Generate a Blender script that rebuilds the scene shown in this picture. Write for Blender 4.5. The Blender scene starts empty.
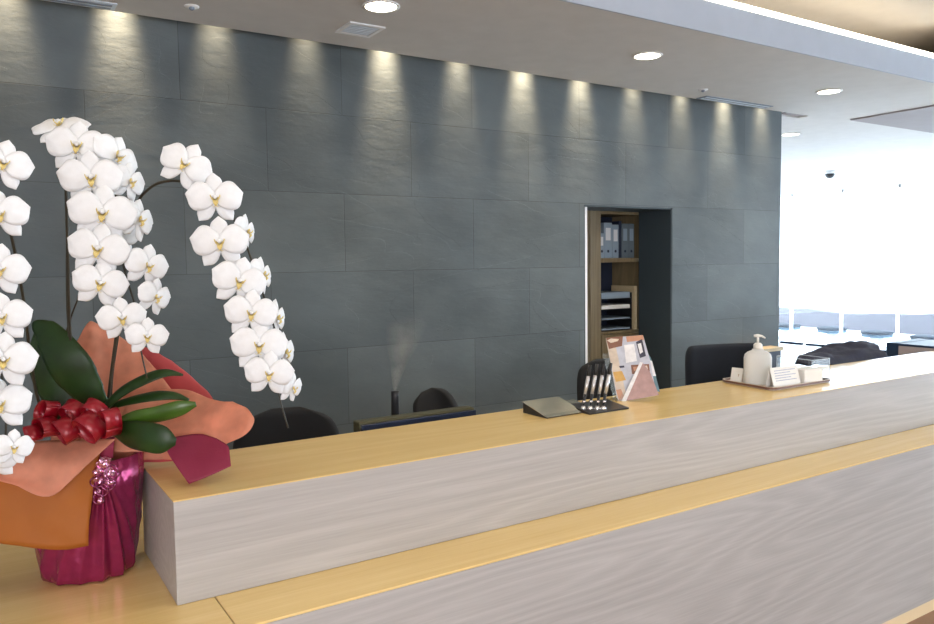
import bpy, bmesh, math, random
from mathutils import Vector, Matrix, noise
from math import sin, cos, pi, radians, atan2, sqrt, hypot
random.seed(7)
scene = bpy.context.scene
col = scene.collection

# ------------------------------------------------------------------ camera
H = 1.66                                   # eye height above the floor
FPX = 769.83                               # focal length in pixels of a 934 px wide frame
cam_data = bpy.data.cameras.new('camera'); cam = bpy.data.objects.new('camera', cam_data)
col.objects.link(cam); scene.camera = cam
cam_data.sensor_width = 36.0; cam_data.lens = FPX / 934 * 36
cam_data.clip_start = 0.05; cam_data.clip_end = 300
yw, pt, rl = 0.56848, 0.06434, -0.01332
cy_, sy_, cp_, sp_, cr_, sr_ = cos(yw), sin(yw), cos(pt), sin(pt), cos(rl), sin(rl)
Mc = Matrix(((cr_, -sr_, 0), (sr_, cr_, 0), (0, 0, 1))) @ Matrix(((1, 0, 0), (0, cp_, -sp_), (0, sp_, cp_))) @ Matrix(((cy_, 0, -sy_), (0, 1, 0), (sy_, 0, cy_)))
RT = Vector((Mc[0][0], Mc[0][2], -Mc[0][1])); DN = Vector((Mc[1][0], Mc[1][2], -Mc[1][1])); FW = Vector((Mc[2][0], Mc[2][2], -Mc[2][1]))
UP = -DN
cam.matrix_world = Matrix(((RT.x, UP.x, -FW.x, 0), (RT.y, UP.y, -FW.y, 0), (RT.z, UP.z, -FW.z, H), (0, 0, 0, 1)))
EYE = Vector((0, 0, H))

# ------------------------------------------------------------------ world, lights, exposure
world = bpy.data.worlds.new('world'); scene.world = world; world.use_nodes = True
wn = world.node_tree.nodes; wl = world.node_tree.links
bg = wn['Background']; bg.inputs[0].default_value = (0.72, 0.86, 1.0, 1); bg.inputs[1].default_value = 7.2
vs = scene.view_settings
vs.view_transform = 'Standard'; vs.look = 'None'; vs.gamma = 1.0; vs.exposure = 0.55; vs.use_curve_mapping = False

def area(name, loc, target, sx, sy, power, color):
    l = bpy.data.lights.new(name, 'AREA'); l.shape = 'RECTANGLE'; l.size = sx; l.size_y = sy; l.energy = power; l.color = color
    o = bpy.data.objects.new(name, l); col.objects.link(o); o.location = loc
    o.rotation_euler = (Vector(target) - Vector(loc)).to_track_quat('-Z', 'Y').to_euler(); return o
# unseen area light added behind the camera, standing in for windows
area('rear_fill_light', (-2.2, -4.8, 1.7), (0.8, 2.2, 1.0), 4.0, 2.6, 190, (0.98, 0.97, 1.0))
area('overhead_fill_light', (2.2, 0.9, 3.2), (2.2, 1.3, 0), 5.0, 1.0, 22, (1.0, 0.93, 0.82))  # unseen fill added overhead to brighten the counter tops and ledges
area('staff_room_fill_light', (4.6, 6.2, 2.8), (4.6, 6.2, 0), 1.2, 1.2, 60, (1, 0.97, 0.94))  # unseen fill added to brighten the room behind the doorway
SLOT_SPOTS = [(0.18, .55), (0.65, 1.0), (1.13, .5), (1.63, .45), (2.12, 1.25), (2.64, .6), (3.14, 1.1), (3.65, .95), (4.16, .5), (4.67, .7), (5.17, 1.2), (5.65, .6)]
for i, (x, k) in enumerate(SLOT_SPOTS):
    l = bpy.data.lights.new('wall_grazer_lamp', 'SPOT'); l.energy = 265 * k; l.color = (1.0, 0.76, 0.50)
    l.spot_size = radians(31); l.spot_blend = 1.0; l.shadow_soft_size = 0.05
    o = bpy.data.objects.new('wall_grazer_lamp', l); col.objects.link(o); o.location = (x, 4.2 - 0.06, H + 1.2324 + 0.34)
    o.rotation_euler = (radians(4.5), 0, 0)

# ------------------------------------------------------------------ helpers
def pdir(px, py):
    return RT * ((px - 467) / FPX) + DN * ((py - 312) / FPX) + FW
def at(px, py, d):            # point at camera depth d
    return EYE + pdir(px, py) * d
def onz(px, py, z):           # point on a horizontal plane
    v = pdir(px, py); return EYE + v * ((z - H) / v.z)
def ony(px, py, y):
    v = pdir(px, py); return EYE + v * (y / v.y)
def wloc(o):
    v = Vector((0, 0, 0))
    while o is not None:
        v += o.location; o = o.parent
    return v
def tag(o, label=None, cat=None, group=None, kind=None):
    if label: o['label'] = label
    if cat: o['category'] = cat
    if group: o['group'] = group
    if kind: o['kind'] = kind
    return o
def thing(name, label, cat, loc=(0, 0, 0), group=None):
    o = bpy.data.objects.new(name, None); col.objects.link(o); o.location = loc; o.empty_display_size = .05
    return tag(o, label, cat, group)
def obj(name, bm, mat, parent=None, smooth=False, label=None, local=False, origin=None):
    me = bpy.data.meshes.new(name)
    bmesh.ops.recalc_face_normals(bm, faces=bm.faces)
    off = Vector((0, 0, 0))
    if not local:
        off = wloc(parent) if parent is not None else Vector((0, 0, 0))
        if origin is not None and parent is None: off = Vector(origin)
        if off.length: bmesh.ops.translate(bm, verts=bm.verts, vec=-off)
    bm.to_mesh(me); bm.free()
    o = bpy.data.objects.new(name, me); col.objects.link(o)
    if parent is not None: o.parent = parent
    elif origin is not None: o.location = origin
    mats = mat if isinstance(mat, (list, tuple)) else [mat]
    for m in mats: me.materials.append(m)
    if smooth:
        for p in me.polygons: p.use_smooth = True
    if label: o['label'] = label
    return o
def B(): return bmesh.new()
def box(bm, x0, x1, y0, y1, z0, z1, bev=0.0, seg=2, mi=0):
    vs_ = [bm.verts.new((x, y, z)) for x in (x0, x1) for y in (y0, y1) for z in (z0, z1)]
    fs = [(0, 1, 3, 2), (4, 6, 7, 5), (0, 4, 5, 1), (2, 3, 7, 6), (0, 2, 6, 4), (1, 5, 7, 3)]
    faces = [bm.faces.new([vs_[i] for i in f]) for f in fs]
    for f in faces: f.material_index = mi
    if bev > 0:
        es = list({e for f in faces for e in f.edges})
        bmesh.ops.bevel(bm, geom=es, offset=bev, segments=seg, affect='EDGES', profile=0.5)
    return bm
def obox(bm, c, ax, ay, az, hx, hy, hz, bev=0.0, seg=2, mi=0):   # oriented box
    t = B(); box(t, -hx, hx, -hy, hy, -hz, hz, bev, seg, mi)
    m = Matrix((ax, ay, az)).transposed().to_4x4(); m.translation = Vector(c)
    t.transform(m); merge(bm, t); return bm
def merge(bm, t):
    me = bpy.data.meshes.new('tmp'); t.to_mesh(me); t.free(); bm.from_mesh(me); bpy.data.meshes.remove(me)
def catmull(p0, p1, p2, p3, t):
    return 0.5 * ((2 * p1) + (p2 - p0) * t + (2 * p0 - 5 * p1 + 4 * p2 - p3) * t * t + (3 * p1 - p0 - 3 * p2 + p3) * t ** 3)
def spline(pts, n):
    pts = [Vector(p) for p in pts]; out = []; L = len(pts)
    for i in range(L - 1):
        a = pts[i - 1] if i > 0 else pts[0] * 2 - pts[1]; d = pts[i + 2] if i + 2 < L else pts[-1] * 2 - pts[-2]
        for k in range(n): out.append(catmull(a, pts[i], pts[i + 1], d, k / n))
    out.append(pts[-1]); return out
def tube(bm, pts, r, seg=8, caps=True):
    pts = [Vector(p) for p in pts]; n = len(pts); rs = r if isinstance(r, (list, tuple)) else [r] * n
    t0 = (pts[1] - pts[0]).normalized(); nrm = t0.orthogonal().normalized(); rings = []
    for i in range(n):
        t = ((pts[min(i + 1, n - 1)] - pts[max(i - 1, 0)])).normalized()
        nrm = (nrm - t * nrm.dot(t)).normalized(); b = t.cross(nrm)
        rings.append([bm.verts.new(pts[i] + (nrm * cos(2 * pi * k / seg) + b * sin(2 * pi * k / seg)) * rs[i]) for k in range(seg)])
    for i in range(n - 1):
        for k in range(seg):
            bm.faces.new((rings[i][k], rings[i][(k + 1) % seg], rings[i + 1][(k + 1) % seg], rings[i + 1][k]))
    if caps: bm.faces.new(rings[0][::-1]); bm.faces.new(rings[-1])
    return bm
def lathe(bm, prof, c=(0, 0, 0), seg=32, rf=None, caps=True):
    c = Vector(c); rings = []
    for (r, z) in prof:
        rings.append([bm.verts.new(c + Vector(((rf(2 * pi * k / seg, z, r) if rf else r) * cos(2 * pi * k / seg), (rf(2 * pi * k / seg, z, r) if rf else r) * sin(2 * pi * k / seg), z))) for k in range(seg)])
    for i in range(len(rings) - 1):
        for k in range(seg):
            bm.faces.new((rings[i][k], rings[i][(k + 1) % seg], rings[i + 1][(k + 1) % seg], rings[i + 1][k]))
    if caps: bm.faces.new(rings[0][::-1]); bm.faces.new(rings[-1])
    return bm
def shell(bm, G, th):                       # closed thin solid from a grid of points
    R, C = len(G), len(G[0]); N = []
    for i in range(R):
        row = []
        for j in range(C):
            du = G[min(i + 1, R - 1)][j] - G[max(i - 1, 0)][j]; dv = G[i][min(j + 1, C - 1)] - G[i][max(j - 1, 0)]
            n = du.cross(dv); row.append(n.normalized() if n.length > 1e-12 else Vector((0, 0, 1)))
        N.append(row)
    a = [[bm.verts.new(G[i][j] + N[i][j] * th / 2) for j in range(C)] for i in range(R)]
    b = [[bm.verts.new(G[i][j] - N[i][j] * th / 2) for j in range(C)] for i in range(R)]
    for i in range(R - 1):
        for j in range(C - 1):
            bm.faces.new((a[i][j], a[i + 1][j], a[i + 1][j + 1], a[i][j + 1])); bm.faces.new((b[i][j], b[i][j + 1], b[i + 1][j + 1], b[i + 1][j]))
    for i in range(R - 1):
        bm.faces.new((a[i][0], b[i][0], b[i + 1][0], a[i + 1][0])); bm.faces.new((a[i][-1], a[i + 1][-1], b[i + 1][-1], b[i][-1]))
    for j in range(C - 1):
        bm.faces.new((a[0][j], a[0][j + 1], b[0][j + 1], b[0][j])); bm.faces.new((a[-1][j], b[-1][j], b[-1][j + 1], a[-1][j + 1]))
    return bm
def patch(rows, n=6, m=6, wr=0.0, ws=8.0):  # catmull grid through control points (px, py, depth)
    P = [[at(*q) for q in r] for r in rows]
    R1 = [spline(r, m) for r in P]; C = len(R1[0])
    cols = [spline([R1[i][j] for i in range(len(R1))], n) for j in range(C)]
    G = [[cols[j][i] for j in range(C)] for i in range(len(cols[0]))]
    if wr:
        for r in G:
            for k, v in enumerate(r): r[k] = v + FW * (noise.noise(v * ws) * wr + noise.noise(v * ws * 2.7) * wr * .4)
    return G

# ------------------------------------------------------------------ materials
def mat(name, color, rough=0.5, metal=0.0, spec=0.5, emit=None, es=1.0, bump=0, bscale=100, var=0.0, vscale=8, trans=0.0, sss=0.0, alpha=1.0, coat=0.0, ior=1.45, translucent=0.0):
    m = bpy.data.materials.new(name); m.use_nodes = True; nt = m.node_tree; b = nt.nodes['Principled BSDF']
    b.inputs['Base Color'].default_value = (*color, 1); b.inputs['Roughness'].default_value = rough; b.inputs['Metallic'].default_value = metal
    b.inputs['Specular IOR Level'].default_value = spec; b.inputs['IOR'].default_value = ior
    b.inputs['Transmission Weight'].default_value = trans; b.inputs['Coat Weight'].default_value = coat
    if sss: b.inputs['Subsurface Weight'].default_value = sss; b.inputs['Subsurface Radius'].default_value = (.01, .01, .01); b.inputs['Subsurface Scale'].default_value = 1
    if emit: b.inputs['Emission Color'].default_value = (*emit, 1); b.inputs['Emission Strength'].default_value = es
    tc = nt.nodes.new('ShaderNodeTexCoord')
    nz = nt.nodes.new('ShaderNodeTexNoise'); nz.inputs['Scale'].default_value = vscale; nz.inputs['Detail'].default_value = 4
    nt.links.new(tc.outputs['Object'], nz.inputs['Vector'])
    rp = nt.nodes.new('ShaderNodeMapRange'); rp.inputs[3].default_value = 1 - max(var, .03); rp.inputs[4].default_value = 1 + max(var, .03)
    rp.inputs[1].default_value = .3; rp.inputs[2].default_value = .7
    nt.links.new(nz.outputs['Fac'], rp.inputs[0])
    mx = nt.nodes.new('ShaderNodeVectorMath'); mx.operation = 'SCALE'; mx.inputs[0].default_value = color
    nt.links.new(rp.outputs[0], mx.inputs['Scale']); nt.links.new(mx.outputs[0], b.inputs['Base Color'])
    if bump:
        n2 = nt.nodes.new('ShaderNodeTexNoise'); n2.inputs['Scale'].default_value = bscale; nt.links.new(tc.outputs['Object'], n2.inputs['Vector'])
        bp = nt.nodes.new('ShaderNodeBump'); bp.inputs['Strength'].default_value = bump; bp.inputs['Distance'].default_value = .01
        nt.links.new(n2.outputs['Fac'], bp.inputs['Height']); nt.links.new(bp.outputs[0], b.inputs['Normal'])
    if translucent:
        tr = nt.nodes.new('ShaderNodeBsdfTranslucent'); nt.links.new(mx.outputs[0], tr.inputs['Color'])
        ms = nt.nodes.new('ShaderNodeMixShader'); ms.inputs[0].default_value = translucent
        nt.links.new(b.outputs[0], ms.inputs[1]); nt.links.new(tr.outputs[0], ms.inputs[2]); nt.links.new(ms.outputs[0], nt.nodes['Material Output'].inputs['Surface'])
    return m
def clear_mat(name, tint=(1, 1, 1), gloss=0.12, rough=0.03):
    m = bpy.data.materials.new(name); m.use_nodes = True; nt = m.node_tree; nt.nodes.remove(nt.nodes['Principled BSDF'])
    t = nt.nodes.new('ShaderNodeBsdfTransparent'); t.inputs[0].default_value = (*tint, 1)
    g = nt.nodes.new('ShaderNodeBsdfGlossy'); g.inputs['Roughness'].default_value = rough
    fc = nt.nodes.new('ShaderNodeLayerWeight'); fc.inputs[0].default_value = .5; lw = nt.nodes.new('ShaderNodeMath'); lw.operation = 'POWER'; lw.inputs[1].default_value = 5; nt.links.new(fc.outputs['Facing'], lw.inputs[0])
    ad = nt.nodes.new('ShaderNodeMath'); ad.operation = 'ADD'; ad.use_clamp = True; ad.inputs[1].default_value = gloss; nt.links.new(lw.outputs[0], ad.inputs[0])
    s = nt.nodes.new('ShaderNodeMixShader'); nt.links.new(ad.outputs[0], s.inputs[0]); nt.links.new(t.outputs[0], s.inputs[1]); nt.links.new(g.outputs[0], s.inputs[2])
    nt.links.new(s.outputs[0], nt.nodes['Material Output'].inputs['Surface']); return m
def wood(name, c1, c2, rough=0.4, spec=0.5, rings=22.0, wring=.5, wpore=.5, coat=0.0, vertical=False):
    m = bpy.data.materials.new(name); m.use_nodes = True; nt = m.node_tree; b = nt.nodes['Principled BSDF']; L = nt.links.new
    ge = nt.nodes.new('ShaderNodeNewGeometry')
    def mapped(sl, sc):
        mp = nt.nodes.new('ShaderNodeMapping'); L(ge.outputs['Position'], mp.inputs[0]); mp.inputs['Scale'].default_value = (sl, sc, sc) if not vertical else (sc, sc, sl); return mp.outputs[0]
    def noise_(vec, scale, det, ro=.5):
        n = nt.nodes.new('ShaderNodeTexNoise'); n.inputs['Scale'].default_value = scale; n.inputs['Detail'].default_value = det; n.inputs['Roughness'].default_value = ro; L(vec, n.inputs['Vector']); return n.outputs['Fac']
    def M_(op, a, b_):
        n = nt.nodes.new('ShaderNodeMath'); n.operation = op
        for k, v in enumerate((a, b_)):
            if isinstance(v, (int, float)): n.inputs[k].default_value = v
            else: L(v, n.inputs[k])
        return n.outputs[0]
    field = noise_(mapped(.15, 1.9), 1.6, 2, .4)                      # growth rings: contour lines of a stretched field
    wob = noise_(mapped(.6, 9), 3, 3)
    ring = M_('PINGPONG', M_('ADD', M_('MULTIPLY', field, rings), M_('MULTIPLY', wob, .9)), .5)
    ring = M_('POWER', M_('MULTIPLY', ring, 2.0), 1.6)
    pore = noise_(mapped(.035, 1.6), 110, 4, .7)
    patchy = noise_(mapped(.3, 1.2), 2.2, 2)
    v = M_('ADD', M_('ADD', M_('MULTIPLY', M_('SUBTRACT', ring, .4), wring), M_('MULTIPLY', M_('SUBTRACT', pore, .5), wpore * 2)), M_('ADD', M_('MULTIPLY', M_('SUBTRACT', patchy, .5), .8), .5))
    cr = nt.nodes.new('ShaderNodeValToRGB'); cr.color_ramp.elements[0].position = .1; cr.color_ramp.elements[1].position = .9
    cr.color_ramp.elements[0].color = (*c1, 1); cr.color_ramp.elements[1].color = (*c2, 1); L(v, cr.inputs[0]); L(cr.outputs[0], b.inputs['Base Color'])
    b.inputs['Roughness'].default_value = rough; b.inputs['Specular IOR Level'].default_value = spec; b.inputs['Coat Weight'].default_value = coat
    bp = nt.nodes.new('ShaderNodeBump'); bp.inputs['Strength'].default_value = .05; bp.inputs['Distance'].default_value = .002; L(pore, bp.inputs['Height']); L(bp.outputs[0], b.inputs['Normal'])
    return m
M = {}
M['grey_oak'] = wood('grey_oak', (.375, .352, .335), (.50, .475, .455), rough=.45, spec=.35, rings=24, wring=.34, wpore=.5)
M['yellow_oak'] = wood('yellow_oak', (.78, .54, .20), (.92, .69, .31), rough=.2, spec=.5, rings=10, wring=.25, wpore=.5)
M['edge_oak'] = wood('edge_oak', (.50, .33, .13), (.66, .45, .2), rough=.3)
M['cab_wood'] = wood('cabinet_wood', (.17, .13, .07), (.25, .19, .105), rough=.5, vertical=True)
M['pale_wood'] = wood('pale_wood', (.5, .4, .24), (.62, .5, .32), rough=.5, wring=.2)
M['ceiling'] = mat('ceiling_paint', (.59, .575, .57), .8, var=.01)
M['ceil_up'] = mat('upper_ceiling_paint', (.68, .62, .54), .8)
M['fascia'] = mat('fascia_daylight_blue', (.40, .45, .54), .7)  # blue cast of the daylight put into the fascia's own colour
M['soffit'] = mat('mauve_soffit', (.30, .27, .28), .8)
M['white'] = mat('white_paint', (.82, .82, .82), .6)
M['dark_paint'] = mat('dark_slate_paint', (.035, .05, .06), .6)
M['black'] = mat('black_fabric', (.014, .015, .018), .75, bump=.2, bscale=400)
M['black_pl'] = mat('black_plastic', (.018, .019, .022), .35)
M['navy_fab'] = mat('dark_navy_fabric', (.012, .016, .026), .8, bump=.15, bscale=300)
M['chrome'] = mat('chrome', (.75, .75, .76), .15, 1.0)
M['steel'] = mat('brushed_steel', (.78, .74, .62), .2, 1.0, var=.08, vscale=30)
M['silver'] = mat('silver_plastic', (.62, .62, .63), .25, .7)
M['floor'] = None
M['lamp'] = mat('lamp_glow', (1, 1, 1), .5, emit=(1, .93, .72), es=9)
M['led'] = mat('led_strip', (1, 1, 1), .5, emit=(1, .90, .72), es=4.5)
M['petal'] = mat('orchid_petal', (.86, .87, .885), .5, spec=.3, bump=.1, bscale=8, translucent=.12, var=.012)
M['sepal'] = M['petal']
M['yel'] = mat('orchid_lip', (.82, .66, .26), .5, var=.4, vscale=160, translucent=.15)
M['stem'] = mat('dark_stem', (.035, .030, .018), .45)
M['bud'] = mat('green_stem_tip', (.12, .10, .05), .5)
M['leaf'] = mat('orchid_leaf', (.014, .042, .007), .38, spec=.45, var=.35, vscale=14, translucent=.08)
M['leaf2'] = mat('orchid_leaf_light', (.06, .13, .015), .28, spec=.6, var=.3, vscale=14, translucent=.12)
M['salmon'] = mat('salmon_paper', (.80, .36, .235), .55, var=.14, vscale=16, translucent=.4, bump=.2, bscale=20)
M['redpap'] = mat('coral_red_paper', (.62, .10, .11), .55, var=.1, translucent=.35)
M['orange'] = mat('orange_paper', (.48, .15, .02), .6, var=.08, translucent=.3)
M['magpap'] = mat('magenta_paper', (.22, .012, .045), .6, var=.06, bump=.1, bscale=200)
M['foil'] = mat('magenta_foil', (.30, .024, .10), .26, .5, spec=.6, var=.12, vscale=30, bump=.25, bscale=45)
M['foilk'] = mat('silver_pink_foil', (.72, .35, .52), .15, .95, bump=.5, bscale=70)
M['satin'] = mat('red_satin', (.30, .003, .014), .3, .1, spec=.7)
M['clear'] = clear_mat('clear_acrylic', (.98, .99, .99), .05)
M['glass'] = clear_mat('window_glass', (.97, .99, 1), .03, .0)
M['frost'] = mat('translucent_white_plastic', (.84, .83, .80), .35, trans=.15, sss=.0, translucent=.35)
M['pumpw'] = mat('white_pump_plastic', (.85, .84, .80), .35)
M['traym'] = mat('beige_tray', (.62, .52, .44), .35)
M['trayr'] = mat('brown_tray_rim', (.16, .08, .06), .35)
M['card'] = mat('white_card', (.86, .85, .82), .6)
M['ink'] = mat('blue_grey_ink', (.38, .40, .55), .7)
M['monitor'] = mat('monitor_plastic', (.022, .032, .065), .25, spec=.7)
M['olive'] = mat('olive_plastic', (.07, .065, .03), .35)
M['jacket'] = mat('dark_jacket_cloth', (.013, .012, .032), .75, var=.3, vscale=12, bump=.3, bscale=50)
M['navy'] = mat('navy_plastic', (.02, .045, .10), .4)
M['panel'] = mat('pale_lilac_panel', (.50, .44, .46), .6)
M['binder'] = mat('blue_grey_binder', (.27, .35, .44), .5)
M['binder2'] = mat('dark_binder', (.02, .03, .06), .5)
M['binder3'] = mat('grey_binder', (.13, .17, .2), .5)
M['greyout'] = mat('lilac_grey_render', (.066, .06, .072), .8)
M['pave'] = mat('white_paving', (.85, .85, .84), .7)
M['discdark'] = mat('slate_blue_seat', (.006, .012, .022), .8, spec=.1)
M['discrim'] = mat('pale_blue_rim', (.055, .10, .14), .8, spec=.1)
M['ventm'] = mat('vent_metal', (.62, .70, .80), .5)
M['ventd'] = mat('vent_slot', (.22, .26, .32), .6)
M['brown'] = mat('brown_floor', (.30, .17, .10), .5)
M['ventl'] = mat('vent_pale', (.75, .77, .8), .5)

def slate():
    m = bpy.data.materials.new('slate_cladding'); m.use_nodes = True; nt = m.node_tree; b = nt.nodes['Principled BSDF']; L = nt.links.new
    ge = nt.nodes.new('ShaderNodeNewGeometry'); sx = nt.nodes.new('ShaderNodeSeparateXYZ'); L(ge.outputs['Position'], sx.inputs[0])
    cb = nt.nodes.new('ShaderNodeCombineXYZ'); a1 = nt.nodes.new('ShaderNodeMath'); a1.inputs[1].default_value = -.04 + 9; L(sx.outputs[0], a1.inputs[0])
    a2 = nt.nodes.new('ShaderNodeMath'); a2.inputs[1].default_value = -.26 + 4.52; L(sx.outputs[2], a2.inputs[0]); L(a1.outputs[0], cb.inputs[0]); L(a2.outputs[0], cb.inputs[1])
    br = nt.nodes.new('ShaderNodeTexBrick'); L(cb.outputs[0], br.inputs['Vector']); br.offset = .5
    br.inputs['Scale'].default_value = 1; br.inputs['Brick Width'].default_value = .9; br.inputs['Row Height'].default_value = .452
    br.inputs['Mortar Size'].default_value = .0022; br.inputs['Mortar Smooth'].default_value = .6; br.inputs['Bias'].default_value = 0
    br.inputs['Color1'].default_value = (.086, .103, .112, 1); br.inputs['Color2'].default_value = (.116, .136, .144, 1); br.inputs['Mortar'].default_value = (.055, .063, .067, 1)
    n1 = nt.nodes.new('ShaderNodeTexNoise'); n1.inputs['Scale'].default_value = 1.8; n1.inputs['Detail'].default_value = 6
    mp = nt.nodes.new('ShaderNodeMapping'); mp.inputs['Scale'].default_value = (1, 1, 1.5); L(ge.outputs['Position'], mp.inputs[0]); L(mp.outputs[0], n1.inputs['Vector'])
    rg = nt.nodes.new('ShaderNodeMapRange'); rg.inputs[1].default_value = .3; rg.inputs[2].default_value = .7; rg.inputs[3].default_value = .82; rg.inputs[4].default_value = 1.18; L(n1.outputs['Fac'], rg.inputs[0])
    mu = nt.nodes.new('ShaderNodeVectorMath'); mu.operation = 'SCALE'; L(br.outputs['Color'], mu.inputs[0]); L(rg.outputs[0], mu.inputs['Scale']); L(mu.outputs[0], b.inputs['Base Color'])
    b.inputs['Roughness'].default_value = .55; b.inputs['Specular IOR Level'].default_value = .22
    # riven surface: soft ripples, a few sharp cleft lines, joints
    n2 = nt.nodes.new('ShaderNodeTexNoise'); n2.inputs['Scale'].default_value = 9; n2.inputs['Detail'].default_value = 8; n2.inputs['Roughness'].default_value = .6
    mp2 = nt.nodes.new('ShaderNodeMapping'); mp2.inputs['Scale'].default_value = (.6, 1, 1.6); mp2.inputs['Rotation'].default_value = (0, .5, 0); L(ge.outputs['Position'], mp2.inputs[0]); L(mp2.outputs[0], n2.inputs['Vector'])
    n3 = nt.nodes.new('ShaderNodeTexNoise'); n3.inputs['Scale'].default_value = 1.3; n3.inputs['Detail'].default_value = 2; n3.inputs['Distortion'].default_value = 1.0; L(mp2.outputs[0], n3.inputs['Vector'])
    p = nt.nodes.new('ShaderNodeMath'); p.operation = 'MULTIPLY'; p.inputs[1].default_value = 7; L(n3.outputs['Fac'], p.inputs[0])
    fr = nt.nodes.new('ShaderNodeMath'); fr.operation = 'FRACT'; L(p.outputs[0], fr.inputs[0])
    s = nt.nodes.new('ShaderNodeMath'); s.operation = 'MULTIPLY_ADD'; s.inputs[1].default_value = .25; L(fr.outputs[0], s.inputs[0]); L(n2.outputs['Fac'], s.inputs[2])
    s3 = nt.nodes.new('ShaderNodeMath'); s3.operation = 'MULTIPLY_ADD'; s3.inputs[1].default_value = -.15; L(br.outputs['Fac'], s3.inputs[0]); L(s.outputs[0], s3.inputs[2])
    bp = nt.nodes.new('ShaderNodeBump'); bp.inputs['Strength'].default_value = .45; bp.inputs['Distance'].default_value = .006; L(s3.outputs[0], bp.inputs['Height']); L(bp.outputs[0], b.inputs['Normal'])
    return m
M['slate'] = slate()
def floor_mat():
    m = bpy.data.materials.new('floor_tiles'); m.use_nodes = True; nt = m.node_tree; b = nt.nodes['Principled BSDF']; L = nt.links.new
    ge = nt.nodes.new('ShaderNodeNewGeometry'); br = nt.nodes.new('ShaderNodeTexBrick'); L(ge.outputs['Position'], br.inputs['Vector'])
    br.offset = 0; br.inputs['Scale'].default_value = 1; br.inputs['Brick Width'].default_value = .6; br.inputs['Row Height'].default_value = .6; br.inputs['Mortar Size'].default_value = .003
    br.inputs['Color1'].default_value = (.66, .65, .63, 1); br.inputs['Color2'].default_value = (.72, .71, .69, 1); br.inputs['Mortar'].default_value = (.5, .5, .5, 1)
    L(br.outputs['Color'], b.inputs['Base Color']); b.inputs['Roughness'].default_value = .25; return m
M['floor'] = floor_mat()

# ------------------------------------------------------------------ the setting
ZC = H + 1.2324; YW = 4.2; ZT = H - .5858; ZS = H - .8557; XE = 5.93; XWIN = 13.28; ZP = .06
def struct(name, bm, m, smooth=False):
    return tag(obj(name, bm, m, smooth=smooth), kind='structure')
struct('floor', box(B(), -6, XWIN, -6, 14, -.1, 0), M['floor'])
struct('floor_covering', box(B(), -6, 7.5, -6, 1.84, 0, .004), M['brown'])
bm = B(); dx0, dx1, dz = 3.684, 4.585, H + .40
box(bm, -4, dx0, YW, YW + .34, 0, ZC + .48); box(bm, dx1, XE, YW, YW + .34, 0, ZC + .48); box(bm, dx0, dx1, YW, YW + .34, dz, ZC + .48)
struct('wall_slate', bm, M['slate'])
bm = B()
box(bm, dx0, dx0 + .012, YW + .004, YW + .345, 0, dz); box(bm, dx1 - .012, dx1, YW + .004, YW + .345, 0, dz); box(bm, dx0, dx1, YW + .004, YW + .345, dz - .012, dz)
struct('door_1', bm, M['dark_paint'])
struct('door_2', box(B(), dx0 + .013, dx0 + .058, YW + .03, YW + .07, 0.01, dz - .013, .003), M['white'])
struct('wall_back', box(B(), -4, 9.0, 7.2, 7.3, 0, ZC + .48), M['white'])
struct('wall_left', box(B(), -4.1, -4.0, -6, 7.3, 0, ZC + .9), M['white'])
struct('wall_rear', box(B(), -4.1, XWIN, -6.1, -6.0, 0, ZC + .9), M['white'])
YF = 2.9
bm = B(); box(bm, -4, 6.18, YF, YW - .09, ZC, ZC + .1); box(bm, 6.18, XWIN, YF, 14, ZC, ZC + .1)
box(bm, -4, 6.18, YW - .09, YW, ZC + .40, ZC + .45); box(bm, -4, 6.18, YW - .10, YW - .09, ZC + .1, ZC + .45)
box(bm, XE, 6.18, YW - .09, YW + .34, ZC + .40, ZC + .45); box(bm, XE + .001, 6.18, YW + .02, 14, ZC, ZC + .1)
box(bm, -4, XE, YW + .34, 14, ZC, ZC + .1)
struct('ceiling', bm, M['ceiling'])
struct('trim_1', box(B(), -4, 5.86, YF - .012, YF, ZC - .001, ZC + .165), M['fascia'])
struct('trim_2', box(B(), 5.86, XWIN, YF - .012, YF, ZC - .001, ZC + .40), M['ceil_up'])
struct('ceiling_upper', box(B(), -4, XWIN, -6, YF + .5, ZC + .40, ZC + .5), M['ceil_up'])
struct('trim_3', box(B(), -4, XWIN, YF + .38, YF + .5, ZC + .1, ZC + .40), M['ceil_up'])
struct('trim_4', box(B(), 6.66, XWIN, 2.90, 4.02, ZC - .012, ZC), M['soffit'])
struct('slot_shade_plate', box(B(), XE + .002, 6.18, YW - .0895, YW + .34, ZC + .012, ZC + .02), M['soffit'])  # dark plate added over the lit slot end, standing in for its shade
t = thing('led_light_strip', 'long warm glowing light strip along the top edge of the ceiling step', 'light', (2, YF - .03, ZC + .165))
obj('diffuser', box(B(), -3.9, 5.84, YF - .016, YF + .03, ZC + .168, ZC + .200, .004), M['led'], t)
obj('channel', box(B(), -3.9, 5.84, YF - .012, YF + .034, ZC + .1655, ZC + .170), M['white'], t)

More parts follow.
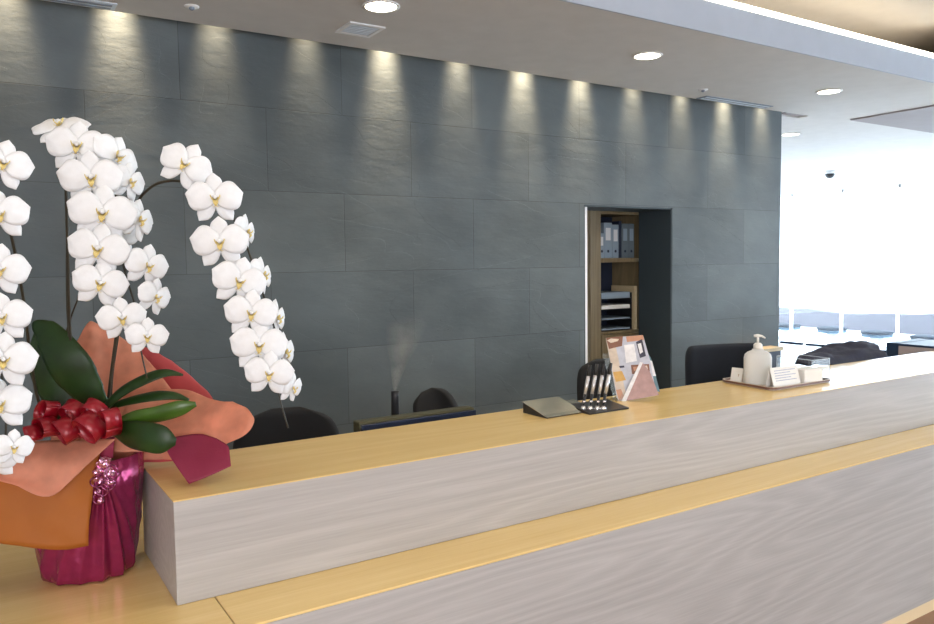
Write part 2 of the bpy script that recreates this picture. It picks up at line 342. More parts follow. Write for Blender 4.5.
# window wall far right
bm = B(); y = 2.0
while y < 13.5:
    box(bm, XWIN, XWIN + .06, y, y + .035, 0, ZC); y += 1.02
box(bm, XWIN, XWIN + .06, 0, 14, ZC - .06, ZC); 
struct('window_1', bm, M['white'])
struct('window_2', box(B(), XWIN + .025, XWIN + .031, 0, 14, .05, ZC - .06), M['glass'])
bm = B()
for a_, b_ in ((2, 7.55), (7.65, 8.25), (8.36, 8.82), (8.9, 9.38), (9.5, 12)):
    box(bm, XWIN - .02, XWIN + .06, a_, b_, 0, .035)
struct('trim_5', bm, M['discdark'])
struct('ground_outside', box(B(), XWIN + .06, 40, -20, 40, -.15, -.02), M['pave'])
bm = B(); ys = [4 + .4 * i for i in range(40)]
for i in range(len(ys) - 1):
    h0 = .40 + .04 * sin(ys[i] * 1.7) + .02 * sin(ys[i] * 4.1)
    h1 = .40 + .04 * sin(ys[i + 1] * 1.7) + .02 * sin(ys[i + 1] * 4.1)
    v = [bm.verts.new(p) for p in ((17, ys[i], -.02), (17, ys[i + 1], -.02), (17, ys[i + 1], h1), (17, ys[i], h0), (17.3, ys[i], -.02), (17.3, ys[i + 1], -.02), (17.3, ys[i + 1], h1), (17.3, ys[i], h0))]
    for f in ((0, 1, 2, 3), (5, 4, 7, 6), (3, 2, 6, 7), (1, 0, 4, 5)): bm.faces.new([v[k] for k in f])
bmesh.ops.remove_doubles(bm, verts=bm.verts, dist=.0001)
tag(obj('garden_wall', bm, M['greyout']), 'low lilac-grey wall with a wavy top outside the bright windows', 'wall')

# low round stools seen through the windows
proto = None
disc_specs = [((787, 323), 'round low stool outside the windows, partly hidden by the end of the slate wall'),
              ((832, 326), 'round low stool outside the windows, second from the slate wall'),
              ((877, 330), 'round low stool outside the windows, third from the slate wall'),
              ((928, 334.5), 'round low stool outside the windows, furthest right and cut by the frame edge')]
for (px, py), lab in disc_specs:
    p = onz(px, py, .30)
    if proto is None:
        t = thing('round_stool', lab, 'stool', (p.x, p.y, -.02), 'low round stools outside the windows')
        obj('seat', lathe(B(), [(.0, .30), (.22, .30), (.275, .29), (.28, .265), (.27, .25), (0, .25)], (0, 0, 0), 28, caps=False), M['discdark'], t, True, local=True)
        obj('rim', lathe(B(), [(.0, .249), (.25, .249), (.265, .24), (.265, .20), (.25, .19), (.0, .19)], (0, 0, 0), 28, caps=False), M['discrim'], t, True, local=True)
        obj('pedestal', lathe(B(), [(.2, .0), (.12, .05), (.11, .19)], (0, 0, 0), 20), M['pave'], t, True, local=True)
        proto = t
    else:
        r = proto.copy(); col.objects.link(r); r.location = (p.x, p.y, -.02); r['label'] = lab
        for ch in list(proto.children):
            c = ch.copy(); col.objects.link(c); c.parent = r

# ceiling fittings
def downlight(p, lab):
    t = thing('recessed_downlight', lab, 'ceiling light', (p[0], p[1], ZC), 'round ceiling downlights')
    obj('trim_ring', lathe(B(), [(.076, -.001), (.090, -.001), (.092, -.004), (.088, -.008), (.076, -.008)], seg=40, caps=False), M['white'], t, True, local=True)
    obj('lamp', lathe(B(), [(.0, -.002), (.075, -.002), (.075, -.006), (.0, -.006)], seg=40, caps=False), M['lamp'], t, True, local=True)
    l = bpy.data.lights.new('downlight_lamp', 'SPOT'); l.energy = 34; l.color = (1, .86, .64); l.spot_size = radians(110); l.spot_blend = .8; l.shadow_soft_size = .08
    o = bpy.data.objects.new('downlight_lamp', l); col.objects.link(o); o.parent = t; o.location = (0, 0, -.02)
downlight((1.70, 3.39), 'round ceiling downlight cut off by the top edge, above the square vent')
downlight((3.48, 3.39), 'round ceiling downlight above the doorway, largest whole one in view')
downlight((5.40, 3.43), 'round ceiling downlight near the right end of the slate wall')
downlight((6.91, 4.79), 'small far round downlight just past the end of the slate wall')
t = thing('ceiling_vent', 'small square pale ceiling vent beside the leftmost downlight', 'vent', (1.77, 3.78, ZC))
bm = B(); box(bm, 1.67, 1.87, 3.68, 3.70, ZC - .008, ZC); box(bm, 1.67, 1.87, 3.86, 3.88, ZC - .008, ZC); box(bm, 1.67, 1.69, 3.70, 3.86, ZC - .008, ZC); box(bm, 1.85, 1.87, 3.70, 3.86, ZC - .008, ZC)
obj('frame', bm, M['ventl'], t)
bm = B()
for i in range(6): box(bm, 1.692, 1.848, 3.705 + .026 * i, 3.72 + .026 * i, ZC - .006, ZC - .001)
obj('louvres', bm, M['ventm'], t)
t = thing('linear_diffuser', 'long blue-grey slot diffuser in the ceiling at the top left corner', 'vent', (0, 4.05, ZC))
obj('frame', box(B(), -1.2, .625, 3.985, 4.09, ZC - .006, ZC, .002), M['ventm'], t)
bm = B(); box(bm, -1.18, .605, 4.005, 4.025, ZC - .009, ZC - .006); box(bm, -1.18, .605, 4.05, 4.07, ZC - .009, ZC - .006)
obj('slots', bm, M['ventd'], t)
t = thing('linear_diffuser', 'grey slot diffuser in the ceiling above the right end of the slate wall', 'vent', (5.1, 4.03, ZC))
obj('frame', box(B(), 4.72, 5.52, 3.985, 4.09, ZC - .006, ZC, .002), M['ventd'], t)
bm = B(); box(bm, 4.74, 5.50, 4.005, 4.02, ZC - .009, ZC - .006); box(bm, 4.74, 5.50, 4.05, 4.065, ZC - .009, ZC - .006)
obj('slots', bm, M['ventm'], t)
for (x, y, lab) in ((.93, 3.85, 'tiny ceiling sensor above the orchids'), (4.53, 3.86, 'tiny ceiling sensor beside the right slot diffuser')):
    t = thing('ceiling_sensor', lab, 'sensor', (x, y, ZC), 'tiny ceiling sensors')
    obj('base', lathe(B(), [(.0, 0), (.034, 0), (.034, -.004), (.0, -.006)], seg=24, caps=False), M['white'], t, True, local=True)
    obj('head', lathe(B(), [(.013, -.004), (.013, -.014), (.005, -.020)], seg=16), M['ventd'], t, True, local=True)
p = onz(830, 171, ZC)
t = thing('dome_camera', 'small dark dome on the bright far ceiling near the windows', 'security camera', (p.x, p.y, ZC))
obj('base', lathe(B(), [(.06, 0), (.07, -.01), (.07, -.04)], seg=24), M['ventl'], t, True, local=True)
obj('dome', lathe(B(), [(.065, -.0401), (.06, -.07), (.04, -.095), (.012, -.105)], seg=24), M['black_pl'], t, True, local=True)

# ------------------------------------------------------------------ reception counter
Y0, Y1, Y2 = 1.786, 1.992, 2.44; XL = .394; XR = 8.6
c = thing('reception_counter', 'long stepped reception counter with grey oak fronts and yellow oak tops', 'counter', (3, Y1, 0))
obj('upper_front_panel', box(B(), XL, XR, Y1, Y1 + .02, ZS + .001, ZT - .004, .001, 1), M['grey_oak'], c)
obj('end_panel', box(B(), XL + .0005, XL + .02, Y1 + .0205, Y2, ZS + .001, ZT - .004, .001, 1), M['grey_oak'], c)
obj('counter_top', box(B(), XL - .001, XR, Y1 - .001, Y2 + .01, ZT - .0035, ZT, .001, 1), M['yellow_oak'], c)
obj('back_panel', box(B(), XL + .0205, XR, Y2 - .02, Y2, .06, ZT - .006), M['grey_oak'], c)
obj('ledge_top', box(B(), .489, XR, Y0, Y1 + .1, ZS - .007, ZS, .0015, 1), M['yellow_oak'], c)
obj('side_tabletop', box(B(), -1.6, .4865, Y0, 3.05, ZS - .007, ZS, .0015, 1), M['yellow_oak'], c)
obj('lower_front_panel', box(B(), -1.6, XR, Y0 + .001, Y0 + .02, ZP, ZS - .0075, .001, 1), M['grey_oak'], c)
obj('plinth', box(B(), -1.6, XR, Y0 + .004, Y0 + .03, .004, ZP - .0005), mat('cream_plinth', (.84, .66, .40), .5), c)
# staff desk behind, and the lower return desk on the right
t = thing('staff_desk', 'staff desk hidden behind the reception counter under the monitor', 'desk', (2, 2.8, 0))
obj('desktop', box(B(), .55, 3.85, Y2 + .03, 2.80, .70, .73, .003), M['pale_wood'], t)
for x in (.6, 2.6, 3.8): obj('leg', box(B(), x - .02, x + .02, Y2 + .06, 2.76, 0, .70), M['white'], t)
# wooden return desk beyond, glimpsed between the wall end and the tray
pa = onz(780, 352, .98)

# ------------------------------------------------------------------ cabinet in the doorway
YC = 4.60; cx0, cx1 = ony(590.5, 260, 4.60).x, ony(641.5, 260, 4.60).x; cz = H + .44
t = thing('shelf_cabinet', 'brown wooden shelf cabinet seen through the doorway', 'cabinet', (4.37, YC + .17, 0))
obj('side_panel', box(B(), cx0, cx0 + .11, YC, YC + .34, 0, cz, .002), M['cab_wood'], t)
obj('side_panel', box(B(), cx1 - .022, cx1, YC, YC + .34, 0, cz, .002), M['cab_wood'], t)
obj('top', box(B(), cx0 + .111, cx1 - .023, YC, YC + .34, cz - .07, cz, .002), M['cab_wood'], t)
obj('back', box(B(), cx0 + .111, cx1 - .023, YC + .325, YC + .34, 0.02, cz - .036), M['binder2'], t)
zsh1 = ony(615, 258, YC).z; zsh2 = ony(615, 331, YC).z
obj('shelf', box(B(), cx0 + .111, cx1 - .023, YC, YC + .324, zsh1 - .035, zsh1), M['cab_wood'], t)
obj('shelf', box(B(), cx0 + .111, cx1 - .023, YC, YC + .324, zsh2 - .02, zsh2), M['cab_wood'], t)
d = obj('door', box(B(), cx0 + .113, cx1 - .025, YC - .004, YC + .014, .06, zsh2 - .024, .002), M['cab_wood'], t)
obj('handle', box(B(), cx1 - .06, cx1 - .045, YC - .02, YC - .0045, .75, .87, .002), M['chrome'], d)
xs = cx0 + .125
labs = ['pale blue-grey binder at the left end of the cabinet shelf', 'pale blue-grey binder, second from left on the cabinet shelf', 'pale blue-grey binder, third from left on the cabinet shelf', 'thin dark navy binder on the cabinet shelf', 'dull grey binder right of the navy one in the cabinet', 'dull grey binder at the right end of the cabinet shelf']
for i, (w, hh, mm) in enumerate(((.045, .20, 'binder'), (.085, .285, 'binder'), (.07, .27, 'binder'), (.03, .30, 'binder2'), (.07, .28, 'binder3'), (.065, .28, 'binder3'))):
    b = thing('ring_binder', labs[i], 'binder', (xs + w / 2, YC + .15, zsh1), 'ring binders in the doorway cabinet')
    obj('cover', box(B(), xs, xs + w, YC + .03, YC + .30, zsh1 + .0005, zsh1 + hh, .003), M[mm], b)
    if w > .04:
        obj('spine_label', box(B(), xs + w * .2, xs + w * .8, YC + .0285, YC + .0299, zsh1 + hh * .5, zsh1 + hh * .85), M['ventl'] if mm == 'binder' else M['binder'], b)
        h_ = obj('finger_hole', lathe(B(), [(.0, 0), (.011, 0), (.011, .0015), (0, .0015)], (0, 0, 0), 14, caps=False), M['binder2'], b, local=True)
        h_.rotation_euler = (pi / 2, 0, 0); h_.location = (0, -.12, .055)
    xs += w + .003
# letter trays
lt = thing('letter_tray_stack', 'dark stack of letter trays on the lower cabinet shelf', 'letter tray', (4.36, YC + .15, zsh2))
tx0, tx1 = cx0 + .125, cx1 - .09
for i in range(4):
    z0 = zsh2 + .002 + i * .085
    bm = B(); box(bm, tx0, tx1, YC + .02, YC + .31, z0, z0 + .006); box(bm, tx0, tx0 + .006, YC + .02, YC + .31, z0 + .006, z0 + .085 if i < 3 else z0 + .05); box(bm, tx1 - .006, tx1, YC + .02, YC + .31, z0 + .006, z0 + .085 if i < 3 else z0 + .05)
    obj('tray', bm, M['black_pl'], lt)
for i, h_, l_ in ((0, .012, 'thin paper stack in the bottom letter tray'), (1, .012, 'thin paper stack in the second letter tray up'), (2, .032, 'thick white paper stack in the third letter tray up'), (3, .05, 'pale paper stack in the top letter tray')):
    z0 = zsh2 + .0085 + i * .085
    tag(obj('paper_stack', box(B(), tx0 + .012, tx1 - .02, YC + .022, YC + .28, z0, z0 + h_, .002), M['binder'] if i != 2 else M['card'], origin=(tx0 + .1, YC + .1, z0)), l_, 'paper', 'paper stacks in the letter trays')
tag(obj('upright_board', box(B(), cx1 - .075, cx1 - .045, YC + .004, YC + .28, zsh2 + .0005, zsh2 + .36, .002), M['pale_wood'], origin=(cx1 - .06, YC + .15, zsh2)), 'pale wooden upright board beside the letter trays', 'board')

# ------------------------------------------------------------------ office chairs
def back_shell(w, h, rx, curve, th, power=4.0):   # rounded backrest: superellipse sheet bowed around the sitter
    G = []; n = 12
    for i in range(n + 1):
        a = -1 + 2 * i / n; row = []
        hw = w / 2 * (max(0.0, 1 - abs(a) ** power)) ** (1 / power) if abs(a) < 1 else .0
        hw = max(hw, w * rx)
        for j in range(15):
            b = -1 + 2 * j / 14; x = hw * b
            row.append(Vector((x, -curve * (x / (w / 2)) ** 2, h / 2 * a)))
        G.append(row)
    bm = B(); shell(bm, G, th); return bm
def office_chair(lab, cx, cy, ztop, w, h, rot, tilt=0, power=4.0, mat_='black', group='black office chairs behind the counter', seat_z=.46, roll=0):
    t = thing('office_chair', lab, 'chair', (cx, cy, 0), group); t.rotation_euler = (0, 0, rot)
    bk = obj('backrest', back_shell(w, h, .44 if power > 6 else .12, .05, .05, power), M[mat_], t, True, local=True)
    bk.location = (0, .20, ztop - h / 2 * cos(radians(tilt))); bk.rotation_euler = (radians(-tilt), radians(roll), 0)
    sm = bk.modifiers.new('bev', 'SUBSURF'); sm.levels = 1; sm.render_levels = 1
    obj('back_bar', tube(B(), spline([(0, .05, seat_z - .03), (0, .22, seat_z), (0, .25, seat_z + .12), (0, .235, ztop - h * .55)], 5), .02, 8), M['black_pl'], t, True, local=True)
    s = B(); box(s, -.24, .24, -.24, .22, seat_z - .03, seat_z + .05, .03, 3); obj('seat', s, M[mat_], t, True, local=True)
    obj('gas_column', lathe(B(), [(.035, .07), (.035, .25), (.022, .25), (.022, seat_z - .031)], seg=16), M['chrome'], t, True, local=True)
    for k in range(5):
        a = 2 * pi * k / 5 + .3; dx, dy = cos(a), sin(a)
        lg = obj('leg', tube(B(), [(dx * .03, dy * .03, .10), (dx * .17, dy * .17, .085), (dx * .30, dy * .30, .065)], [.022, .018, .014], 8), M['black_pl'], t, True, local=True)
        obj('caster', tube(B(), [(dx * .29 - dy * .018, dy * .29 + dx * .018, .026), (dx * .29 + dy * .018, dy * .29 - dx * .018, .026)], .025, 14), M['black_pl'], lg, True, local=True)
p = ony(285, 407, 3.36); office_chair('wide black office chair back right beside the orchid wrapping', p.x-.05, 3.15, p.z, .48, .50, -.25, 4, 3.2)
p = ony(434, 388, 3.6); office_chair('small round-topped dark chair back behind the monitor', p.x - .06, 3.4, p.z, .23, .34, -.4, 12, 2.7, roll=-22)
p = ony(594, 359, 3.36); office_chair('dark chair back behind the pens and magazine', p.x, 3.15, p.z, .36, .50, -.3, 4, 4)
p = ony(713, 344, 3.42); office_chair('square-cornered navy black chair back behind the tray', p.x, 3.21, p.z, .58, .50, -.3, 2, 9, 'navy_fab')

# ------------------------------------------------------------------ monitor, humidifier, steam
ym = 2.58
a_ = ony(355, 421, ym); b_ = ony(470, 406, ym); zt_ = (a_.z + b_.z) / 2; zb_ = zt_ - .36
t = thing('computer_monitor', 'dark blue monitor top edge rising behind the counter', 'monitor', ((a_.x + b_.x) / 2, ym + .06, .73))
xa, xb = a_.x, b_.x
obj('housing', box(B(), xa, xb, ym - .035, ym + .02, zb_, zt_, .006, 3), M['olive'], t)
obj('front_bezel', box(B(), xa + .004, xb - .004, ym - .052, ym - .0352, zb_ + .01, zt_ - .008, .003), M['monitor'], t)
obj('screen', box(B(), xa + .02, xb - .02, ym + .0202, ym + .024, zb_ + .02, zt_ - .02), M['black_pl'], t)
xm = (xa + xb) / 2
obj('stand', box(B(), xm - .03, xm + .03, ym - .02, ym + .01, .742, zb_ - .0005), M['black_pl'], t)
obj('base', lathe(B(), [(.10, .7305), (.105, .734), (.10, .7415)], (xm, ym + .0, 0), 28), M['black_pl'], t, True)
yh = 2.747
p0 = ony(395, 391, yh)
t = thing('humidifier', 'slim black humidifier tube puffing steam behind the monitor', 'humidifier', (p0.x, yh, .73))
obj('tank', lathe(B(), [(.040, .731), (.045, .74), (.045, .86), (.03, .885)], (p0.x, yh, 0), 24), M['black_pl'], t, True)
obj('tube', lathe(B(), [(.019, .884), (.016, p0.z - .02), (.0165, p0.z)], (p0.x, yh, 0), 18), M['black_pl'], t, True)
# steam
bm = B(); sh = .29
lathe(bm, [(.010, 0), (.02, .05), (.04, .12), (.075, .2), (.085, .26), (.05, sh)], seg=20)
for v in bm.verts: v.co.x += .07 * (v.co.z / sh) ** 1.3
st = obj('steam_plume', bm, None if False else M['white'], None, True, local=True); st.location = (p0.x, yh, p0.z + .003)
tag(st, 'faint beige plume of steam rising from the black humidifier tube', 'steam', kind='stuff')
m = bpy.data.materials.new('steam'); m.use_nodes = True; nt = m.node_tree; nt.nodes.remove(nt.nodes['Principled BSDF']); L = nt.links.new
tc = nt.nodes.new('ShaderNodeTexCoord'); s_ = nt.nodes.new('ShaderNodeSeparateXYZ'); L(tc.outputs['Object'], s_.inputs[0])
def mth(op, a, b=None, clamp=False):
    n = nt.nodes.new('ShaderNodeMath'); n.operation = op; n.use_clamp = clamp
    for i, v in enumerate((a, b)):
        if v is None: continue
        if isinstance(v, (int, float)): n.inputs[i].default_value = v
        else: L(v, n.inputs[i])
    return n.outputs[0]
zz = s_.outputs[2]; zn = mth('DIVIDE', zz, sh, True)
xx = mth('SUBTRACT', s_.outputs[0], mth('MULTIPLY', mth('POWER', zn, 1.3), .07))
rr = mth('SQRT', mth('ADD', mth('MULTIPLY', xx, xx), mth('MULTIPLY', s_.outputs[1], s_.outputs[1])))
RR = mth('ADD', mth('MULTIPLY', zz, .34), .009)
ed = mth('SUBTRACT', 1.0, mth('DIVIDE', rr, RR), True)
fade = mth('SUBTRACT', 1.0, mth('POWER', zn, 2.0), True)
nz = nt.nodes.new('ShaderNodeTexNoise'); nz.inputs['Scale'].default_value = 14; nz.inputs['Detail'].default_value = 3; L(tc.outputs['Object'], nz.inputs['Vector'])
nn = mth('MULTIPLY', mth('SUBTRACT', nz.outputs['Fac'], .3, True), 2.5)
dens = mth('MULTIPLY', mth('MULTIPLY', mth('MULTIPLY', ed, fade), nn), mth('DIVIDE', .22, mth('ADD', RR, .004)))
vp = nt.nodes.new('ShaderNodeVolumePrincipled'); vp.inputs['Color'].default_value = (.95, .86, .74, 1)
L(mth('MULTIPLY', dens, 4.5), vp.inputs['Density']); L(vp.outputs[0], nt.nodes['Material Output'].inputs['Volume'])
st.data.materials[0] = m

# ------------------------------------------------------------------ things on the counter
def tilted(name, bm, m, parent, **k): return obj(name, bm, m, parent, **k)
# silver wedge
A_ = onz(525, 413, ZT); D_ = onz(547, 419, ZT); C_ = onz(584, 413, ZT)
ux = (C_ - D_).normalized(); uy = Vector((0, 0, 1)).cross(ux).normalized(); L1 = (C_ - D_).length; L2 = .15
t = thing('wedge_tray', 'silver wedge-shaped tray with black sides on the counter left of the pens', 'tray', D_)
def wedge(D, ux, uy, L1, L2, h0, h1, inset=0, zoff=0):
    bm = B(); z = Vector((0, 0, 1))
    base = [D + ux * inset + uy * inset, D + ux * (L1 - inset) + uy * inset, D + ux * (L1 - inset) + uy * (L2 - inset), D + ux * inset + uy * (L2 - inset)]
    hs = [h0, h0, h1, h1]
    lo = [bm.verts.new(p + z * (zoff + .0005)) for p in base]; hi = [bm.verts.new(p + z * (zoff + h)) for p, h in zip(base, hs)]
    bm.faces.new(lo[::-1]); bm.faces.new(hi)
    for i in range(4): bm.faces.new((lo[i], lo[(i + 1) % 4], hi[(i + 1) % 4], hi[i]))
    return bm
obj('body', wedge(D_, ux, uy, L1, L2, .004, .040, .003), M['black_pl'], t)
bm = wedge(D_, ux, uy, L1, L2, .0, .003)
for v in bm.verts:
    f = max(0, min(1, (v.co - D_).dot(uy) / L2)); v.co.z += .0045 + .0365 * f
obj('steel_plate', bm, M['steel'], t)
# pen stand
P0 = onz(590, 415, ZT); P1 = onz(629, 409, ZT)
ux = (P1 - P0).normalized(); uy = Vector((0, 0, 1)).cross(ux).normalized(); LP = (P1 - P0).length
t = thing('pen_stand', 'low black pen stand with four sockets on the counter beside the magazine', 'pen holder', P0)
obj('base_plate', wedge(P0, ux, uy, LP, .13, .006, .022), M['black_pl'], t)
cl = onz(577, 409, ZT)
obj('clip_board', wedge(cl, ux, uy, .06, .09, .004, .02), M['steel'], t)
pens = [((590, 365), (583, 403)), ((597, 364), (590, 403)), ((604, 364), (597, 403)), ((611, 363), (603, 403))]
zt = ZT
for i, (tp, bt) in enumerate(pens):
    b0 = onz(bt[0], bt[1] + 4, ZT + .018); dd = FW.dot(b0 - EYE)
    tpv = at(tp[0], tp[1], dd + .015); ax = (tpv - b0).normalized(); Ln = (tpv - b0).length
    obj('socket', lathe(B(), [(.010, 0), (.013, .008), (.009, .018)], (b0.x, b0.y, b0.z - .014), 14), M['chrome'], t, True, label='chrome socket')
    lab = ['leftmost of the four silver and black pens standing in the pen stand', 'second from left of the four standing pens', 'third from left of the four standing pens', 'rightmost of the four silver and black pens, nearest the magazine'][i]
    q = thing('pen', lab, 'pen', b0, 'pens in the pen stand')
    def seg_(a, b, r0, r1): return tube(B(), [b0 + ax * (Ln * a), b0 + ax * (Ln * (a + b) / 2), b0 + ax * (Ln * b)], [r0, (r0 + r1) / 2 + .0004, r1], 12)
    obj('tip', seg_(.04, .30, .0035, .0065), M['black_pl'], q, True)
    obj('ring', seg_(.10, .15, .0068, .0068), M['chrome'], q, True)
    obj('barrel', seg_(.30, .74, .0068, .0075), M['silver'], q, True)
    obj('cap', seg_(.74, 1.0, .0077, .006), M['black_pl'], q, True)

# magazine holder
m0 = onz(619, 402, ZT); m1 = onz(657, 394, ZT)
ux = (m1 - m0).normalized(); uy = Vector((0, 0, 1)).cross(ux).normalized(); zv = Vector((0, 0, 1)); lw = (m1 - m0).length
t = thing('brochure_stand', 'clear acrylic brochure stand holding a magazine on the counter', 'brochure stand', m0)
def quadslab(bm, pts, th, nrm):
    a = [bm.verts.new(p) for p in pts]; b = [bm.verts.new(p + nrm * th) for p in pts]; n = len(pts)
    bm.faces.new(a); bm.faces.new(b[::-1])
    for i in range(n): bm.faces.new((a[i], b[i], b[(i + 1) % n], a[(i + 1) % n]))
    return bm
lean = (zv * 1 + uy * .30).normalized(); nb = -ux.cross(lean).normalized()
if nb.dot(FW) > 0: nb = -nb
base = m0 + uy * .05 + ux * .03
bm = B(); quadslab(bm, [base, base + ux * (lw - .005), base + ux * (lw - .005) + lean * .20, base + lean * .20], .003, -nb); obj('back_plate', bm, M['clear'], t)
fb = m0 - ux * .004 + zv * .002
bm = B(); quadslab(bm, [fb, fb + ux * (lw + .012), fb + ux * (lw + .012) + uy * .07, fb + uy * .068 - ux * .015], .003, zv); obj('floor_plate', bm, M['clear'], t)
bm = B(); quadslab(bm, [fb + zv * .003, fb + zv * .003 + ux * (lw - .005), fb + ux * (lw * .55) + lean * .12], .002, nb); obj('front_flap', bm, M['clear'], t)
bm = B(); quadslab(bm, [fb + ux * (lw + .012) + zv * .003, fb + ux * (lw + .016) + uy * .075 + zv * .003, fb + ux * (lw - .002) + uy * .11 + lean * .13], .002, ux); obj('side_wing', bm, M['clear'], t)
# magazines: corners from the photo at the stand's own depth
dm = FW.dot(m0 - EYE)
def P(px, py, o=0): return at(px, py, dm + .03 + (401 - py) / 66 * .045 + o)
def flat(name, pts, th, m, parent=None, o=0, **k):
    bm = B(); quadslab(bm, [P(x, y, o) for x, y in pts], th, FW); return obj(name, bm, m, parent, **k)
def cmat(name, c, r=.35): return mat(name, c, r, spec=.6, var=.12, vscale=40)
C = dict(cream=cmat('cover_cream', (.62, .52, .42)), pale=cmat('cover_pale_lilac', (.50, .52, .60)), brown=cmat('cover_brown', (.22, .09, .05)), rose=cmat('cover_rose', (.42, .26, .25)), amber=cmat('cover_amber', (.62, .36, .08)), dark=cmat('cover_dark', (.03, .03, .06)), whitec=cmat('cover_white', (.8, .8, .82)), skin=cmat('cover_tan', (.55, .28, .17)))
mg = thing('magazine', 'glossy magazine with cream and lilac cover standing in the clear stand', 'magazine', P(620, 398))
flat('cover', [(606, 338), (643, 335), (650, 360), (656, 393), (620, 401), (617, 398)], .006, C['pale'], mg)
flat('spine_strip', [(606, 339), (614, 338), (627, 399), (618, 400)], .0006, C['cream'], mg, -.001, label='cream left edge')
flat('photo', [(606, 338), (623, 336), (622, 346), (609, 349)], .0006, C['brown'], mg, -.0018, label='brown photo at the top left')
flat('photo', [(607, 340.5), (611, 338.5), (619, 339), (618, 341), (611, 343)], .0006, C['cream'], mg, -.0026)
flat('photo', [(626, 336.5), (643, 335), (644, 340), (627, 342)], .0006, C['skin'], mg, -.0018, label='tan photo at the top right')
flat('photo', [(636, 342), (642, 339), (646, 356), (640, 358)], .0006, C['dark'], mg, -.0018)
flat('photo', [(637.5, 344), (641, 343), (643, 352), (640, 354)], .0006, C['whitec'], mg, -.0026)
flat('photo', [(631, 365), (649, 364), (650, 373), (632, 374)], .0006, C['brown'], mg, -.0018, label='brown band on the cover')
flat('photo', [(633, 367), (638, 366.5), (639, 370), (634, 371)], .0006, C['skin'], mg, -.0026)
flat('photo', [(643, 366), (647, 365.5), (648, 369), (644, 370)], .0006, C['cream'], mg, -.0026)
flat('title', [(619, 366), (624, 365.5), (624.5, 367.5), (620, 368)], .0006, C['dark'], mg, -.0018)
flat('photo', [(613, 372), (622, 371), (626, 380), (616, 382)], .0006, C['amber'], mg, -.0018, label='amber patch on the cover')
flat('photo', [(616, 390), (621, 389), (625, 399), (619, 400)], .0006, C['skin'], mg, -.0018)
flat('photo', [(624, 345), (634, 344), (637, 361), (626, 363)], .0006, C['whitec'], mg, -.0018)
lf = thing('leaflet', 'rose triangular leaflet at the front of the clear brochure stand', 'leaflet', P(625, 400, -.02))
flat('sheet', [(622, 401.5), (642, 362), (650, 372), (659, 395)], .0015, C['rose'], lf, -.012)
flat('white_border', [(621, 402), (640, 362), (643, 362.5), (626, 401.3)], .0006, C['whitec'], lf, -.0135, label='white folded border')  # plain white strip along the left edge of the leaflet
bkl = thing('booklet', 'dark blue-green booklet fanned out at the right of the clear stand', 'booklet', P(650, 392, .02))
flat('cover', [(645, 349), (651, 358), (660, 392), (655, 391), (648, 370)], .003, cmat('cover_teal', (.10, .2, .24)), bkl, .012)
flat('photo', [(649, 360), (652, 361), (656, 376), (652, 376)], .0006, C['whitec'], bkl, .0108)

# ------------------------------------------------------------------ tray with soap dispenser
tl = onz(719, 382, ZT); tf = onz(773, 391.5, ZT); tr = onz(834, 382, ZT); tb = onz(778, 372, ZT)
ux = (tr - tf).normalized(); uy = (tl - tf).normalized(); Lx = (tr - tf).length; Ly = (tl - tf).length
t = thing('serving_tray', 'beige rounded tray with dark rim on the counter holding soap and cards', 'tray', tf)
def rrect(o, ux, uy, Lx, Ly, r, n=6):
    pts = []
    for (cx, cy, a0) in ((r, r, pi), (Lx - r, r, 1.5 * pi), (Lx - r, Ly - r, 0), (r, Ly - r, .5 * pi)):
        for k in range(n + 1):
            a = a0 + (pi / 2) * k / n; pts.append(o + ux * (cx + r * cos(a)) + uy * (cy + r * sin(a)))
    return pts
def prism(bm, loops):                         # stack of loops with heights already applied
    R = [[bm.verts.new(p) for p in lp] for lp in loops]; n = len(R[0])
    for i in range(len(R) - 1):
        for k in range(n): bm.faces.new((R[i][k], R[i][(k + 1) % n], R[i + 1][(k + 1) % n], R[i + 1][k]))
    bm.faces.new(R[0][::-1]); bm.faces.new(R[-1]); return bm
def up(lp, z): return [p + zv * z for p in lp]
o0 = tf
outer = rrect(o0, ux, uy, Lx, Ly, .04); ins = rrect(o0 + ux * .008 + uy * .008, ux, uy, Lx - .016, Ly - .016, .034)
ins2 = rrect(o0 + ux * .02 + uy * .02, ux, uy, Lx - .04, Ly - .04, .03)
obj('dish', prism(B(), [up(ins, .0005), up(ins, .0055), up(ins2, .006)]), M['traym'], t)
bm = B(); R = [[bm.verts.new(p) for p in lp] for lp in (up(ins, .0056), up(outer, .0056), up(outer, .014), up(ins, .014))]; n = len(R[0])
for i in range(4):
    for k in range(n): bm.faces.new((R[i][k], R[i][(k + 1) % n], R[(i + 1) % 4][(k + 1) % n], R[(i + 1) % 4][k]))
obj('rim', bm, M['trayr'], t)
bm = B(); R = [[bm.verts.new(p) for p in lp] for lp in (up(ins, .0141), up(outer, .0141), up(outer, .0155), up(ins, .0155))]
for i in range(4):
    for k in range(n): bm.faces.new((R[i][k], R[i][(k + 1) % n], R[(i + 1) % 4][(k + 1) % n], R[(i + 1) % 4][k]))
obj('rim_lip', bm, M['traym'], t)
zt0 = ZT + .0065
s0 = onz(757.5, 384, zt0); ds = FW.dot(s0 - EYE); pxm = ds / FPX     # metres per pixel there
t = thing('soap_dispenser', 'white pump bottle of hand sanitiser standing on the tray', 'soap dispenser', s0)
def ell(w, dpt, z, n=28, pw=2.6):
    out = []
    for k in range(n):
        a = 2 * pi * k / n; ca, sa = cos(a), sin(a)
        out.append(s0 + RT * (w * abs(ca) ** (2 / pw) * (1 if ca > 0 else -1)) + Vector((FW.x, FW.y, 0)).normalized() * (dpt * abs(sa) ** (2 / pw) * (1 if sa > 0 else -1)) + zv * z)
    return out
